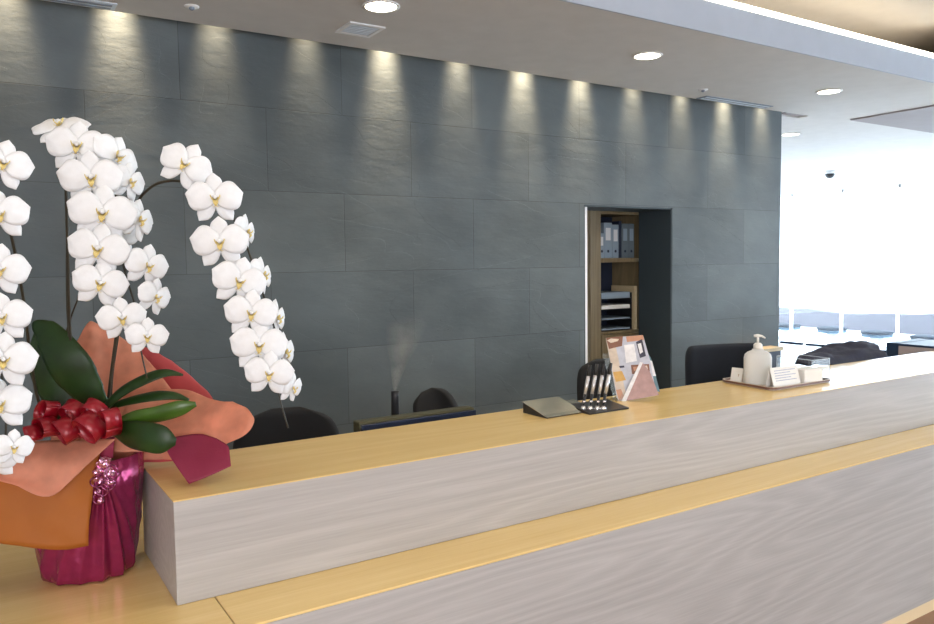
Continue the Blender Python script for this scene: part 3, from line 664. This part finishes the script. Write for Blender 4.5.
w = 13.6 * pxm; hb = 34 * pxm
bm = B(); prism(bm, [ell(w * .93, .028, .0005), ell(w, .032, .008), ell(w, .032, hb * .78), ell(w * .93, .031, hb * .88), ell(w * .74, .027, hb * .95), ell(w * .42, .018, hb), ell(w * .40, .018, hb + .006)])
obj('bottle', bm, M['frost'], t, True)
zc_ = hb + .006
obj('collar', lathe(B(), [(.019, zc_ + .0005), (.020, zc_ + .004), (.020, zc_ + .020), (.012, zc_ + .028)], s0, 24), M['pumpw'], t, True)
obj('pump_stem', lathe(B(), [(.005, zc_ + .0285), (.005, zc_ + .055)], s0, 14), M['pumpw'], t, True)
hd = s0 + zv * (zc_ + .056)
bm = B(); tube(bm, [hd - RT * .018 + zv * .004, hd + zv * .006, hd + RT * .018 + zv * .003, hd + RT * .034 - zv * .006], [.006, .007, .005, .0035], 12)
obj('pump_head', bm, M['pumpw'], t, True)
# cards on the tray
def tent(name, lab, cat, bl, br, h, depth, m, lines=0, group=None):
    t = thing(name, lab, cat, bl, group); u = (br - bl).normalized(); wv = Vector((0, 0, 1)).cross(u).normalized()
    if wv.dot(FW) < 0: wv = -wv
    W = (br - bl).length; top = wv * (depth / 2) + zv * h
    bm = B(); nf = u.cross((top).normalized()); 
    quadslab(bm, [bl + zv * .0005, br + zv * .0005, br + top, bl + top], .002, wv); obj('front_face', bm, m, t)
    bm = B(); quadslab(bm, [bl + wv * depth + zv * .0005, br + wv * depth + zv * .0005, br + top + wv * .0021, bl + top + wv * .0021], .002, wv); obj('rear_face', bm, m, t)
    if lines:
        sl = top.normalized()
        bm = B()
        for i in range(lines):
            f = .82 - i * .62 / lines; a = bl + top * f + u * (W * .12) - wv * .0012; b = bl + top * f + u * (W * (.88 if i % 2 == 0 else .7)) - wv * .0012
            # broken into word-like dashes
            x = 0.0; Lw = (b - a).length
            while x < Lw - .004:
                dl = random.uniform(.004, .011); e = min(x + dl, Lw)
                quadslab(bm, [a + u * x, a + u * e, a + u * e + sl * .0035, a + u * x + sl * .0035], .0006, wv); x = e + .0025
        obj('lettering', bm, M['ink'], t)
    return t
tent('card_sign', 'white folded notice card with blue lettering on the tray', 'sign', onz(774, 388.5, zt0), onz(801, 384.5, zt0), .088, .045, M['card'], 5)
tent('card_sign', 'small blank white card left of the pump bottle on the tray', 'sign', onz(730, 381.5, zt0), onz(741, 383, zt0), .066, .03, M['card'])
q0 = onz(741.5, 382.8, zt0)
tag(obj('sample_box', obox(B(), q0 + zv * .020 + Vector((FW.x, FW.y, 0)) * .02, RT, zv.cross(RT).normalized(), RT.cross(zv.cross(RT)).normalized(), .011, .008, .0195, .002), M['traym'], origin=q0), 'tiny beige box tucked behind the pump bottle', 'box')
# paper box in acrylic case
b0 = onz(805, 383.5, zt0 + .004); b1 = onz(823, 381.5, zt0 + .004); u = (b1 - b0).normalized(); wv = zv.cross(u).normalized()
cc = b0 + u * ((b1 - b0).length / 2) + wv * .045
h2 = .031
t2 = thing('note_paper_block', 'white paper block inside the clear case on the tray', 'paper', cc)
obj('sheets', obox(B(), cc + zv * h2, u, wv, zv, (b1 - b0).length / 2, .043, h2, .002), M['card'], t2)
t = thing('acrylic_case', 'clear acrylic case with thin edges at the right of the tray', 'case', cc)
ca = onz(803, 384.6, zt0); u = ux; w2 = uy
CL, CW, CH = .135, .20, .105
ca = onz(832, 380.5, zt0) - ux * CL - ux*.004 + uy*.012
def cbox(nm, o, a, b, h): 
    bm = B(); quadslab(bm, [o, o + a, o + a + zv * h, o + zv * h], .0025, b); obj(nm, bm, M['clear'], t)
zo = zv * .0008
cbox('front_wall', ca + zo, ux * CL, uy, CH); cbox('rear_wall', ca + zo + uy * (CW - .0026), ux * CL, uy, CH)
cbox('side_wall', ca + zo + uy * .003, uy * (CW - .006), ux, CH); cbox('side_wall', ca + zo + uy * .003 + ux * (CL - .0026), uy * (CW - .006), ux, CH)
bm = B(); quadslab(bm, [ca + ux*.003 + uy * .003 + zo, ca + ux * (CL - .003) + uy * .003 + zo, ca + ux * (CL - .003) + uy * (CW - .004) + zo, ca + ux*.003 + uy * (CW - .004) + zo], .002, zv); obj('floor_plate', bm, M['clear'], t)
bm = B(); r_ = .0016; Z1 = zv * CH; cs = [ca, ca + ux * CL, ca + ux * CL + uy * CW, ca + uy * CW]
for i in range(4): tube(bm, [cs[i] + Z1, cs[(i + 1) % 4] + Z1], r_, 6)
for q in cs: tube(bm, [q + zo, q + Z1], r_ * .8, 6)
obj('edges', bm, M['ventm'], t, label='pale blue-grey edges')

# ------------------------------------------------------------------ things behind the counter at the right
yj = 3.0
t = thing('wooden_cabinet', 'pale-topped wooden cabinet against the right end of the slate wall, behind the pump bottle', 'cabinet', (5.65, 3.95, 0))
zw = ony(778, 347, 4.08).z
obj('top', box(B(), 5.3, 5.80, 4.06, 4.19, zw - .03, zw, .002), M['pale_wood'], t)
obj('body', box(B(), 5.32, 5.78, 4.07, 4.18, 0, zw - .031, .002), M['binder2'], t)
ZD = .935
t = thing('side_shelf', 'pale shelf unit hidden close behind the right half of the counter, under the jacket', 'shelf', (6.6, 2.7, 0))
obj('shelf_board', box(B(), 3.92, 7.0, Y2 + .03, 2.83, ZD - .025, ZD, .002), M['pale_wood'], t)
for x in (3.95, 5.5, 6.95): obj('side_panel', box(B(), x - .01, x + .01, Y2 + .04, 2.82, 0, ZD - .0255), M['pale_wood'], t)
JR = [[(796, 362, 2.50), (825, 366, 2.50), (855, 363, 2.50), (876, 360.5, 2.50), (888, 358, 2.50)],
      [(798, 359.5, 2.54), (822, 357, 2.54), (852, 354, 2.54), (872, 352, 2.54), (883, 351, 2.54)],
      [(804, 356, 2.62), (826, 351.5, 2.62), (850, 348, 2.62), (866, 347, 2.62), (877, 347, 2.62)],
      [(815, 350.5, 2.70), (832, 346, 2.70), (851, 342.5, 2.70), (862, 343.5, 2.70), (872, 345, 2.70)],
      [(822, 352, 2.82), (834, 350, 2.82), (848, 349, 2.82), (858, 349, 2.82), (864, 350, 2.82)]]
Pj = [[ony(*q) for q in r] for r in JR]
R1 = [spline(r, 8) for r in Pj]; cols = [spline([R1[i][j] for i in range(5)], 8) for j in range(len(R1[0]))]
G = [[cols[j][i] for j in range(len(cols))] for i in range(len(cols[0]))]
for row in G:
    for k, v in enumerate(row):
        v = v + zv * (.018 * noise.noise(Vector((v.x * 4, v.y * 16, 3.3))) + .012 * noise.noise(Vector((v.x * 12, v.y * 30, 1)))); v.z = max(v.z, ZD + .016); row[k] = v
bm = B(); shell(bm, G, .018)
tag(obj('jacket', bm, M['jacket'], None, True, origin=(G[0][16].x, 2.7, ZD)), 'dark purple-black jacket heaped behind the counter beyond the tray', 'jacket')
pf = ony(933, 348, 2.48); XP = pf.x
def onx(px, py, x):
    v = pdir(px, py); return EYE + v * (x / v.x)
pa_, pb_ = onx(886, 341.5, XP), onx(898, 343, XP); zp = (pf.z + pa_.z) / 2 + .004
t = thing('desktop_printer', 'navy box with a pale lilac side panel behind the right end of the counter', 'printer', (XP + .2, 2.65, ZD))
obj('body', box(B(), XP, XP + .40, pb_.y, pa_.y, ZD + .001, zp, .006), M['navy'], t)
obj('side_panel', box(B(), XP + .003, XP + .40, 2.475, pb_.y - .001, ZD + .001, zp - .016, .003), M['panel'], t)
obj('lid', box(B(), XP, XP + .40, 2.475, pb_.y - .001, zp - .0155, zp - .002, .003), M['navy'], t)

# ------------------------------------------------------------------ the orchid gift
dp = 2.16
pc = onz(88, 582, ZS); pc = Vector((pc.x + .014, pc.y + .090, ZS))
orch = thing('orchid_arrangement', 'tall white moth orchid gift in magenta foil pot with orange wrapping and red bow', 'potted plant', pc)
zr = ony(96, 452, pc.y).z - ZS
def prf(a, z, r):
    f = z / .33
    return r * (1 + .035 * sin(a * 14 + 2.0 * sin(a * 3) + f * 1.5) * (.4 + .6 * f) + .015 * sin(a * 31 + f * 6)) 
prof0 = [(.100, .001), (.112, .006), (.120, .02), (.128, .06), (.136, .12), (.143, .18), (.148, .23), (.152, .27), (.153, zr), (.140, zr), (.12, zr - .03)]
prof = []
for i in range(7):
    for k in range(5): prof.append((prof0[i][0] + (prof0[i + 1][0] - prof0[i][0]) * k / 5, prof0[i][1] + (prof0[i + 1][1] - prof0[i][1]) * k / 5))
prof += prof0[7:]
kn = at(103, 476, 2.03); ka = atan2(kn.y - pc.y, kn.x - pc.x); kz = kn.z - pc.z
def prf(a, z, r):                      # gathered foil: folds fan out below the knot
    da = (a - ka + pi) % (2 * pi) - pi; s1 = da * .14; dzz = kz - z
    out = r * (1 + .012 * sin(a * 9 + z * 8) + .006 * sin(a * 23 + z * 30))
    if abs(da) < 1.5 and dzz > 0:
        ph = atan2(s1, dzz + .02); rad = hypot(s1, dzz)
        w_ = max(0, 1 - abs(ph) / .95) * min(1, rad / .05)
        q = (ph * 5.2) % 1.0
        out += w_ * .016 * (abs(2 * q - 1) ** 1.5) * (1 + .5 * sin(ph * 9))
    return out
obj('foil_pot', lathe(B(), prof, pc, 300, prf), M['foil'], orch, True)
bm = B(); random.seed(3)
for (kx, ky, rr_) in ((103, 462, .017), (99, 470, .014), (108, 472, .014), (102, 480, .012), (96, 478, .010), (110, 481, .010), (98, 492, .009), (101, 500, .009)):
    t_ = B(); bmesh.ops.create_icosphere(t_, subdivisions=3, radius=rr_)
    for v in t_.verts: v.co *= 1 + .45 * noise.noise(v.co * 90 + Vector((kx, ky, 0)))
    bmesh.ops.translate(t_, verts=t_.verts, vec=at(kx, ky, 2.02)); merge(bm, t_)
obj('foil_knot', bm, M['foilk'], orch, label='crumpled shiny pink foil knot')
bm = B()
for (kx, ky, rx_, ry_) in ((97, 482, 7, 5), (108, 484, 7, 6), (112, 473, 6, 8), (98, 499, 5, 5), (102, 490, 6, 6)):
    pts = [at(kx + rx_ * cos(2 * pi * k / 16), ky + ry_ * sin(2 * pi * k / 16), 2.0 + .006 * sin(4 * pi * k / 16)) for k in range(17)]
    tube(bm, pts, .0022, 6)
obj('foil_curls', bm, mat('dark_pink_foil', (.35, .10, .22), .15, 1.0), orch, True)
obj('moss', lathe(B(), [(.0, zr - .028), (.07, zr - .024), (.118, zr - .04), (.0, zr - .05)], pc, 30, caps=False), mat('moss', (.05, .06, .02), .9, bump=.5, bscale=80), orch, True)

def paper(name, rows, m, wr=.006, ws=15, th=.0012, n=6, mm=6, label=None):
    G = patch(rows, n, mm, wr, ws)
    for row in G:                                   # the sheets lie on the counter, not in it
        for v in row:
            if v.x > XL - .01 and v.y > Y1 - .01 and v.z < ZT + .002: v.z = ZT + .002
    bm = B(); shell(bm, G, th); return obj(name, bm, m, orch, True, label=label)
# rear coral-red layer
paper('wrapping_paper', [
    [(60, 455, 2.20), (95, 460, 2.24), (130, 462, 2.26), (165, 462, 2.27), (195, 458, 2.27)],
    [(50, 415, 2.24), (90, 415, 2.28), (130, 418, 2.31), (170, 425, 2.31), (208, 432, 2.29)],
    [(52, 380, 2.30), (90, 378, 2.34), (130, 382, 2.36), (172, 390, 2.36), (214, 402, 2.33)],
    [(66, 350, 2.35), (95, 348, 2.38), (128, 350, 2.40), (166, 362, 2.40), (196, 381, 2.38)],
    [(84, 338, 2.38), (102, 338, 2.40), (124, 341, 2.42), (150, 349, 2.42), (172, 361, 2.41)]], M['redpap'], .008, label='coral red rear sheet')
# salmon rear sheet, pointed at the top
paper('wrapping_paper', [
    [(52, 450, 2.16), (80, 455, 2.19), (110, 458, 2.21), (140, 460, 2.22), (172, 460, 2.22)],
    [(46, 410, 2.20), (78, 412, 2.23), (110, 414, 2.25), (146, 420, 2.26), (184, 428, 2.25)],
    [(60, 372, 2.25), (84, 372, 2.28), (110, 374, 2.30), (142, 384, 2.30), (178, 398, 2.29)],
    [(74, 345, 2.30), (90, 344, 2.31), (108, 346, 2.33), (130, 356, 2.33), (156, 370, 2.32)],
    [(88, 324, 2.34), (93, 321, 2.345), (102, 325, 2.35), (118, 336, 2.35), (136, 348, 2.35)]], M['salmon'], .018, label='salmon rear sheet')
# right lobe
paper('wrapping_paper', [
    [(112, 452, 2.08), (140, 452, 2.10), (170, 450, 2.12), (200, 450, 2.14), (222, 446, 2.13)],
    [(114, 440, 2.10), (145, 436, 2.13), (178, 434, 2.15), (212, 434, 2.15), (246, 434, 2.11)],
    [(118, 426, 2.13), (150, 420, 2.17), (182, 418, 2.18), (218, 418, 2.16), (254, 420, 2.12)],
    [(124, 410, 2.17), (154, 404, 2.21), (186, 402, 2.22), (216, 404, 2.19), (247, 409, 2.15)],
    [(130, 396, 2.20), (160, 390, 2.24), (188, 390, 2.25), (212, 400, 2.22), (232, 402, 2.18)]], M['salmon'], .016, label='salmon lobe spreading to the right')
# front left: orange lower layer then salmon layer with a pointed hem
paper('wrapping_paper', [
    [(-60, 438, 1.98), (-20, 450, 1.98), (30, 455, 1.99), (70, 450, 2.0), (102, 446, 2.03)],
    [(-64, 475, 1.95), (-22, 480, 1.95), (28, 482, 1.965), (68, 482, 1.985), (94, 478, 2.015)],
    [(-68, 510, 1.93), (-26, 512, 1.935), (24, 514, 1.955), (64, 516, 1.98), (90, 514, 2.0)],
    [(-72, 532, 1.92), (-30, 540, 1.93), (20, 546, 1.95), (60, 550, 1.975), (88, 546, 1.99)]], M['orange'], .005, label='orange lower front sheet')
paper('wrapping_paper', [
    [(-50, 438, 2.02), (-10, 440, 2.02), (30, 441, 2.02), (75, 440, 2.02), (116, 439, 2.03)],
    [(-60, 450, 1.975), (-18, 455, 1.97), (26, 460, 1.965), (66, 460, 1.98), (104, 450, 2.01)],
    [(-70, 460, 1.94), (-24, 468, 1.94), (22, 478, 1.945), (60, 480, 1.96), (92, 461, 1.99)],
    [(-80, 468, 1.91), (-30, 474, 1.92), (12, 484, 1.925), (48, 497, 1.935), (78, 474, 1.975)]], M['salmon'], .010, label='salmon front sheet with pointed hem')
# dark magenta strip behind the rosette and the magenta flap over the counter corner
paper('wrapping_paper', [
    [(94, 462, 2.035), (103, 460, 2.03), (113, 458, 2.04)],
    [(97, 448, 2.03), (104, 446, 2.025), (114, 445, 2.035)],
    [(100, 438, 2.05), (107, 437, 2.05), (115, 437, 2.05)]], M['magpap'], 0)
paper('wrapping_paper', [
    [(162, 440, 2.10), (180, 436, 2.12), (200, 434, 2.14), (216, 438, 2.14)],
    [(169, 455, 2.075), (186, 452, 2.09), (206, 448, 2.11), (228, 446, 2.12)],
    [(178, 468, 2.06), (194, 466, 2.07), (212, 461, 2.08), (230, 456, 2.10)],
    [(189, 484, 2.045), (202, 479, 2.055), (216, 473, 2.065), (231, 466, 2.08)]], M['magpap'], .003, label='dark magenta felt flap')

# leaves: centre line + width
def leaf(pts, ws, m, cup=.25, twist=0.0, wdir=None, label=None):
    C_ = spline([at(*p) for p in pts], 6); n = len(C_); W = spline([Vector((w, 0, 0)) for w in ws], 6); W = [W[min(int(i * (len(W) - 1) / (n - 1)), len(W) - 1)].x for i in range(n)]
    G = []
    for i in range(n):
        tg = (C_[min(i + 1, n - 1)] - C_[max(i - 1, 0)]).normalized(); side = tg.cross(FW + UP * twist).normalized() if wdir is None else (wdir - tg * wdir.dot(tg)).normalized()
        nn_ = side.cross(tg).normalized()
        G.append([C_[i] + side * (W[i] * b) + nn_ * (-cup * W[i] * (1 - b * b)) for b in [-1 + k / 5 for k in range(11)]])
    bm = B(); shell(bm, G, .0022); return obj('leaf', bm, m, orch, True, label=label)
leaf([(104, 408, 2.10), (84, 385, 2.08), (66, 360, 2.06), (48, 335, 2.07), (33, 323, 2.09)], [.020, .045, .058, .050, .034, .006], M['leaf'], .18)
leaf([(70, 420, 2.13), (58, 395, 2.13), (47, 368, 2.12), (42, 345, 2.12), (38, 330, 2.12)], [.03, .044, .050, .045, .03, .005], M['leaf'], .2)
leaf([(100, 412, 2.05), (122, 392, 2.03), (146, 379, 2.02), (166, 373, 2.03), (183, 375, 2.05)], [.012, .018, .018, .013, .003], M['leaf'], .3, -.9)
leaf([(112, 406, 2.06), (134, 400, 2.05), (156, 396, 2.04), (174, 396, 2.05), (189, 400, 2.06)], [.010, .014, .016, .012, .003], M['leaf'], .3, -.9)
leaf([(110, 428, 2.03), (134, 418, 2.01), (158, 414, 2.0), (180, 408, 2.0), (196, 404, 2.01)], [.010, .018, .021, .020, .006], M['leaf2'], .3, .2)
leaf([(112, 428, 2.04), (130, 434, 1.99), (148, 437, 1.96), (164, 440, 1.955), (176, 442, 1.96)], [.014, .034, .038, .034, .008], M['leaf'], .2, .0)

# satin bow
bow = obj('ribbon_bow', tube(B(), [at(60, 430, 2.0), at(80, 434, 1.99), at(112, 432, 2.01)], .012, 10), M['satin'], orch, True)
def loop(cx, cy, rx, ry, ang, wd, d, tilt):
    # closed ribbon loop: ellipse path with axis mostly across the view
    ax = (FW * cos(tilt) + RT * sin(tilt) * cos(ang) - DN * sin(tilt) * sin(ang)).normalized()
    e1 = (RT * cos(ang) + DN * sin(ang)); e1 = (e1 - ax * e1.dot(ax)).normalized(); e2 = ax.cross(e1)
    c0 = at(cx, cy, d); s = d / FPX; G = []
    for k in range(25):
        a = 2 * pi * k / 24; pp = c0 + e1 * (rx * s * cos(a)) + e2 * (ry * s * sin(a))
        G.append([pp - ax * wd / 2 + (pp - c0) * .05, pp, pp + ax * wd / 2 + (pp - c0) * .05])
    bm = B(); shell(bm, G, .0012); obj('loop', bm, M['satin'], bow, True)
for a in ((46, 427, 17, 9, .05, .040, 1.98, .75), (47, 411, 14, 9, -.25, .036, 2.02, .7), (66, 430, 13, 10, .6, .040, 1.965, .9), (73, 412, 11, 11, 1.1, .036, 2.0, .75), (90, 427, 15, 11, .9, .042, 1.955, .75), (95, 411, 12, 10, 1.2, .034, 1.99, .8), (110, 423, 10, 15, .25, .040, 1.965, .8), (33, 433, 10, 6, .3, .03, 1.98, .8)):
    loop(*a)

# stems
def stem(pts, r0, r1, name='flower_stem', m='stem', label=None):
    q = spline([at(*p) for p in pts], 6); n = len(q); bm = tube(B(), q, [r0 + (r1 - r0) * i / (n - 1) for i in range(n)], 8); return obj(name, bm, M[m], orch, True, label=label)
stem([(62, 440, 2.14), (40, 405, 2.10), (31, 360, 2.02), (22, 290, 1.92), (6, 215, 1.82), (-18, 150, 1.75), (-32, 112, 1.70), (-26, 100, 1.66), (-12, 122, 1.66), (-4, 180, 1.68), (-4, 260, 1.68), (0, 350, 1.68), (6, 430, 1.69), (-4, 470, 1.70)], .0042, .0022)
stem([(80, 440, 2.15), (76, 400, 2.12), (70, 330, 2.05), (68, 260, 1.99), (66, 190, 1.93), (66, 150, 1.90), (76, 128, 1.87), (98, 140, 1.86), (112, 175, 1.86), (118, 215, 1.86), (122, 260, 1.87), (136, 310, 1.88), (140, 345, 1.88), (147, 378, 1.89)], .0042, .0018)
stem([(106, 440, 2.14), (109, 395, 2.12), (116, 338, 2.08), (126, 265, 2.03), (136, 208, 1.99), (150, 188, 1.97), (168, 181, 1.95), (190, 184, 1.93), (220, 200, 1.92), (242, 235, 1.91), (258, 280, 1.90), (272, 320, 1.90), (282, 362, 1.90), (278, 388, 1.90), (288, 428, 1.91)], .0046, .0018)
stem([(63, 345, 2.1), (70, 320, 2.06), (79, 296, 2.0)], .003, .002, 'support_stake')
stem([(77, 425, 2.16), (72, 380, 2.10), (67, 300, 2.03), (67, 195, 1.945)], .0028, .0022, 'support_stake')
stem([(111, 430, 2.15), (112, 380, 2.12), (119, 330, 2.09)], .003, .0028, 'support_stake')

# orchid flower (unit size 1 = full width), facing +Z, up +Y
def petal_grid(L, W, ang, base=.04, cup=.10, curl=-.08, ex=.55, tip=3.0, z0=0.0, nu=16, nv=8, ruf=0):
    G = []; ca, sa = cos(ang), sin(ang)
    for i in range(nu + 1):
        u = sin(pi / 2 * i / nu); hw = W * (max(u, .02) ** ex) * sqrt(max(0.0, 1 - u ** tip)) ; hw = max(hw, W * .05)
        if i == nu: hw = W * .04
        row = []
        for j in range(nv + 1):
            b = -1 + 2 * j / nv; a = base + L * u * (1 - .10 * b * b * (u)); y = hw * b
            z = z0 + curl * u * u + cup * (u * (1 - u)) * 1.2 - .09 * b * b * hw / W * .6 + ruf * sin(b * 5 + u * 6) * u
            row.append(Vector((a * ca - y * sa, a * sa + y * ca, z)))
        G.append(row)
    return G
def flower_mesh():
    bm = B()
    for g in (petal_grid(.50, .365, radians(12), base=.0, ex=.40, tip=2.7, z0=.03, ruf=.012, cup=.12), petal_grid(.50, .365, radians(168), base=.0, ex=.40, tip=2.7, z0=.03, ruf=-.012, cup=.12)): shell(bm, g, .008)
    for a_, L_, W_ in ((90, .42, .22), (232, .43, .20), (308, .43, .20)): shell(bm, petal_grid(L_, W_, radians(a_), ex=.45, tip=2.2, z0=-.01, cup=.06, curl=-.06), .008)
    # column and stalk
    tube(bm, [(0, .02, .02), (0, .04, .07), (0, .02, .13)], [.035, .04, .03], 10)
    tube(bm, [(0, 0, 0), (0, .02, -.10), (.02, .12, -.24), (.03, .22, -.30)], [.02, .014, .012, .012], 6)
    return bm
def lip_mesh():
    bm = B()
    shell(bm, [[Vector((w * b, y, z + .05 * b * b)) for b in (-1, -.5, 0, .5, 1)] for (w, y, z) in ((.03, -.02, .06), (.075, -.07, .12), (.06, -.13, .15), (.03, -.18, .14), (.008, -.21, .11))], .012)
    for s in (-1, 1):
        shell(bm, [[Vector((s * (x + .02 * b), y + .05 * b, z)) for b in (-1, 0, 1)] for (x, y, z) in ((.02, -.02, .06), (.08, .0, .10), (.12, .03, .15), (.11, .06, .19))], .012)
        tube(bm, [(s * .01, -.19, .12), (s * .05, -.23, .14), (s * .09, -.21, .17)], [.008, .006, .004], 6)
    bmesh.ops.scale(bm, vec=(.62, .62, .75), verts=bm.verts); return bm
fl0 = None
def flower(px, py, d, wpx, yaw=0, pitch=0, roll=0):
    global fl0
    size = wpx * .98 * d / FPX; p = at(px, py, d)
    n = -pdir(px, py).normalized(); n = (n * cos(radians(yaw)) * cos(radians(pitch)) + RT * sin(radians(yaw)) + UP * sin(radians(pitch))).normalized()
    y = (UP - n * UP.dot(n)).normalized(); x = y.cross(n); R = Matrix((x, y, n)).transposed() @ Matrix.Rotation(radians(roll), 3, 'Z')
    if fl0 is None:
        f = obj('flower', flower_mesh(), M['petal'], orch, True, local=True); l = obj('lip', lip_mesh(), M['yel'], f, True, local=True); l['label'] = 'yellow lip'; fl0 = f
        me = f.data
    else:
        f = fl0.copy(); col.objects.link(f); f.parent = orch
        for ch in list(fl0.children):
            c2 = ch.copy(); col.objects.link(c2); c2.parent = f
    f.matrix_local = Matrix.Translation(p - orch.location) @ R.to_4x4() @ Matrix.Scale(size, 4)
# left cascade
for a in ((3, 164, 1.62, 58, 6, 10, -12), (-1, 215, 1.61, 60, 4, 2, 8), (-1, 270, 1.61, 60, 6, 0, -6), (2, 318, 1.60, 58, -4, 2, 5), (3, 361, 1.59, 66, 2, 0, -4), (-1, 405, 1.60, 64, 5, 0, 6), (13, 448, 1.60, 42, 20, -6, -8), (-8, 462, 1.62, 50, -10, -20, 10)): flower(*a)
# middle cascade, front file
for a in ((60, 127, 1.86, 58, -15, 48, 12), (77, 147, 1.82, 62, -6, 12, -4), (91, 179, 1.80, 64, -2, 4, 4), (102, 214, 1.80, 68, 0, 4, -6), (98, 250, 1.79, 62, -8, 2, -10), (100, 284, 1.79, 56, 0, -2, -12), (122, 319, 1.80, 50, 4, -2, 6), (147, 337, 1.80, 44, 6, -4, -4)): flower(*a)
# middle cascade, side file
for a in ((116, 157, 1.87, 56, 50, 12, -25), (129, 182, 1.87, 46, 60, 0, -10), (138, 220, 1.88, 50, 68, 0, -15), (147, 266, 1.86, 50, 35, -4, -12), (155, 297, 1.87, 44, 55, -8, -14), (112, 235, 1.90, 60, 20, 0, 10)): flower(*a)
# right cascade
for a in ((185, 165, 1.88, 56, -6, 12, -28), (215, 199, 1.85, 58, 2, 4, 4), (220, 243, 1.84, 60, -4, 2, 4), (239, 282, 1.84, 58, 8, 0, -14), (251, 314, 1.83, 56, 4, 0, -6), (259, 346, 1.83, 60, 2, 0, -4), (269, 374, 1.82, 52, 2, -6, -6)): flower(*a)
for a in ((246, 232, 1.92, 42, 76, 0, -10), (262, 275, 1.92, 44, 74, 5, -15), (276, 318, 1.92, 44, 74, 0, -14), (284, 352, 1.91, 46, 70, 0, -12), (292, 388, 1.88, 36, 60, -12, -10)): flower(*a)
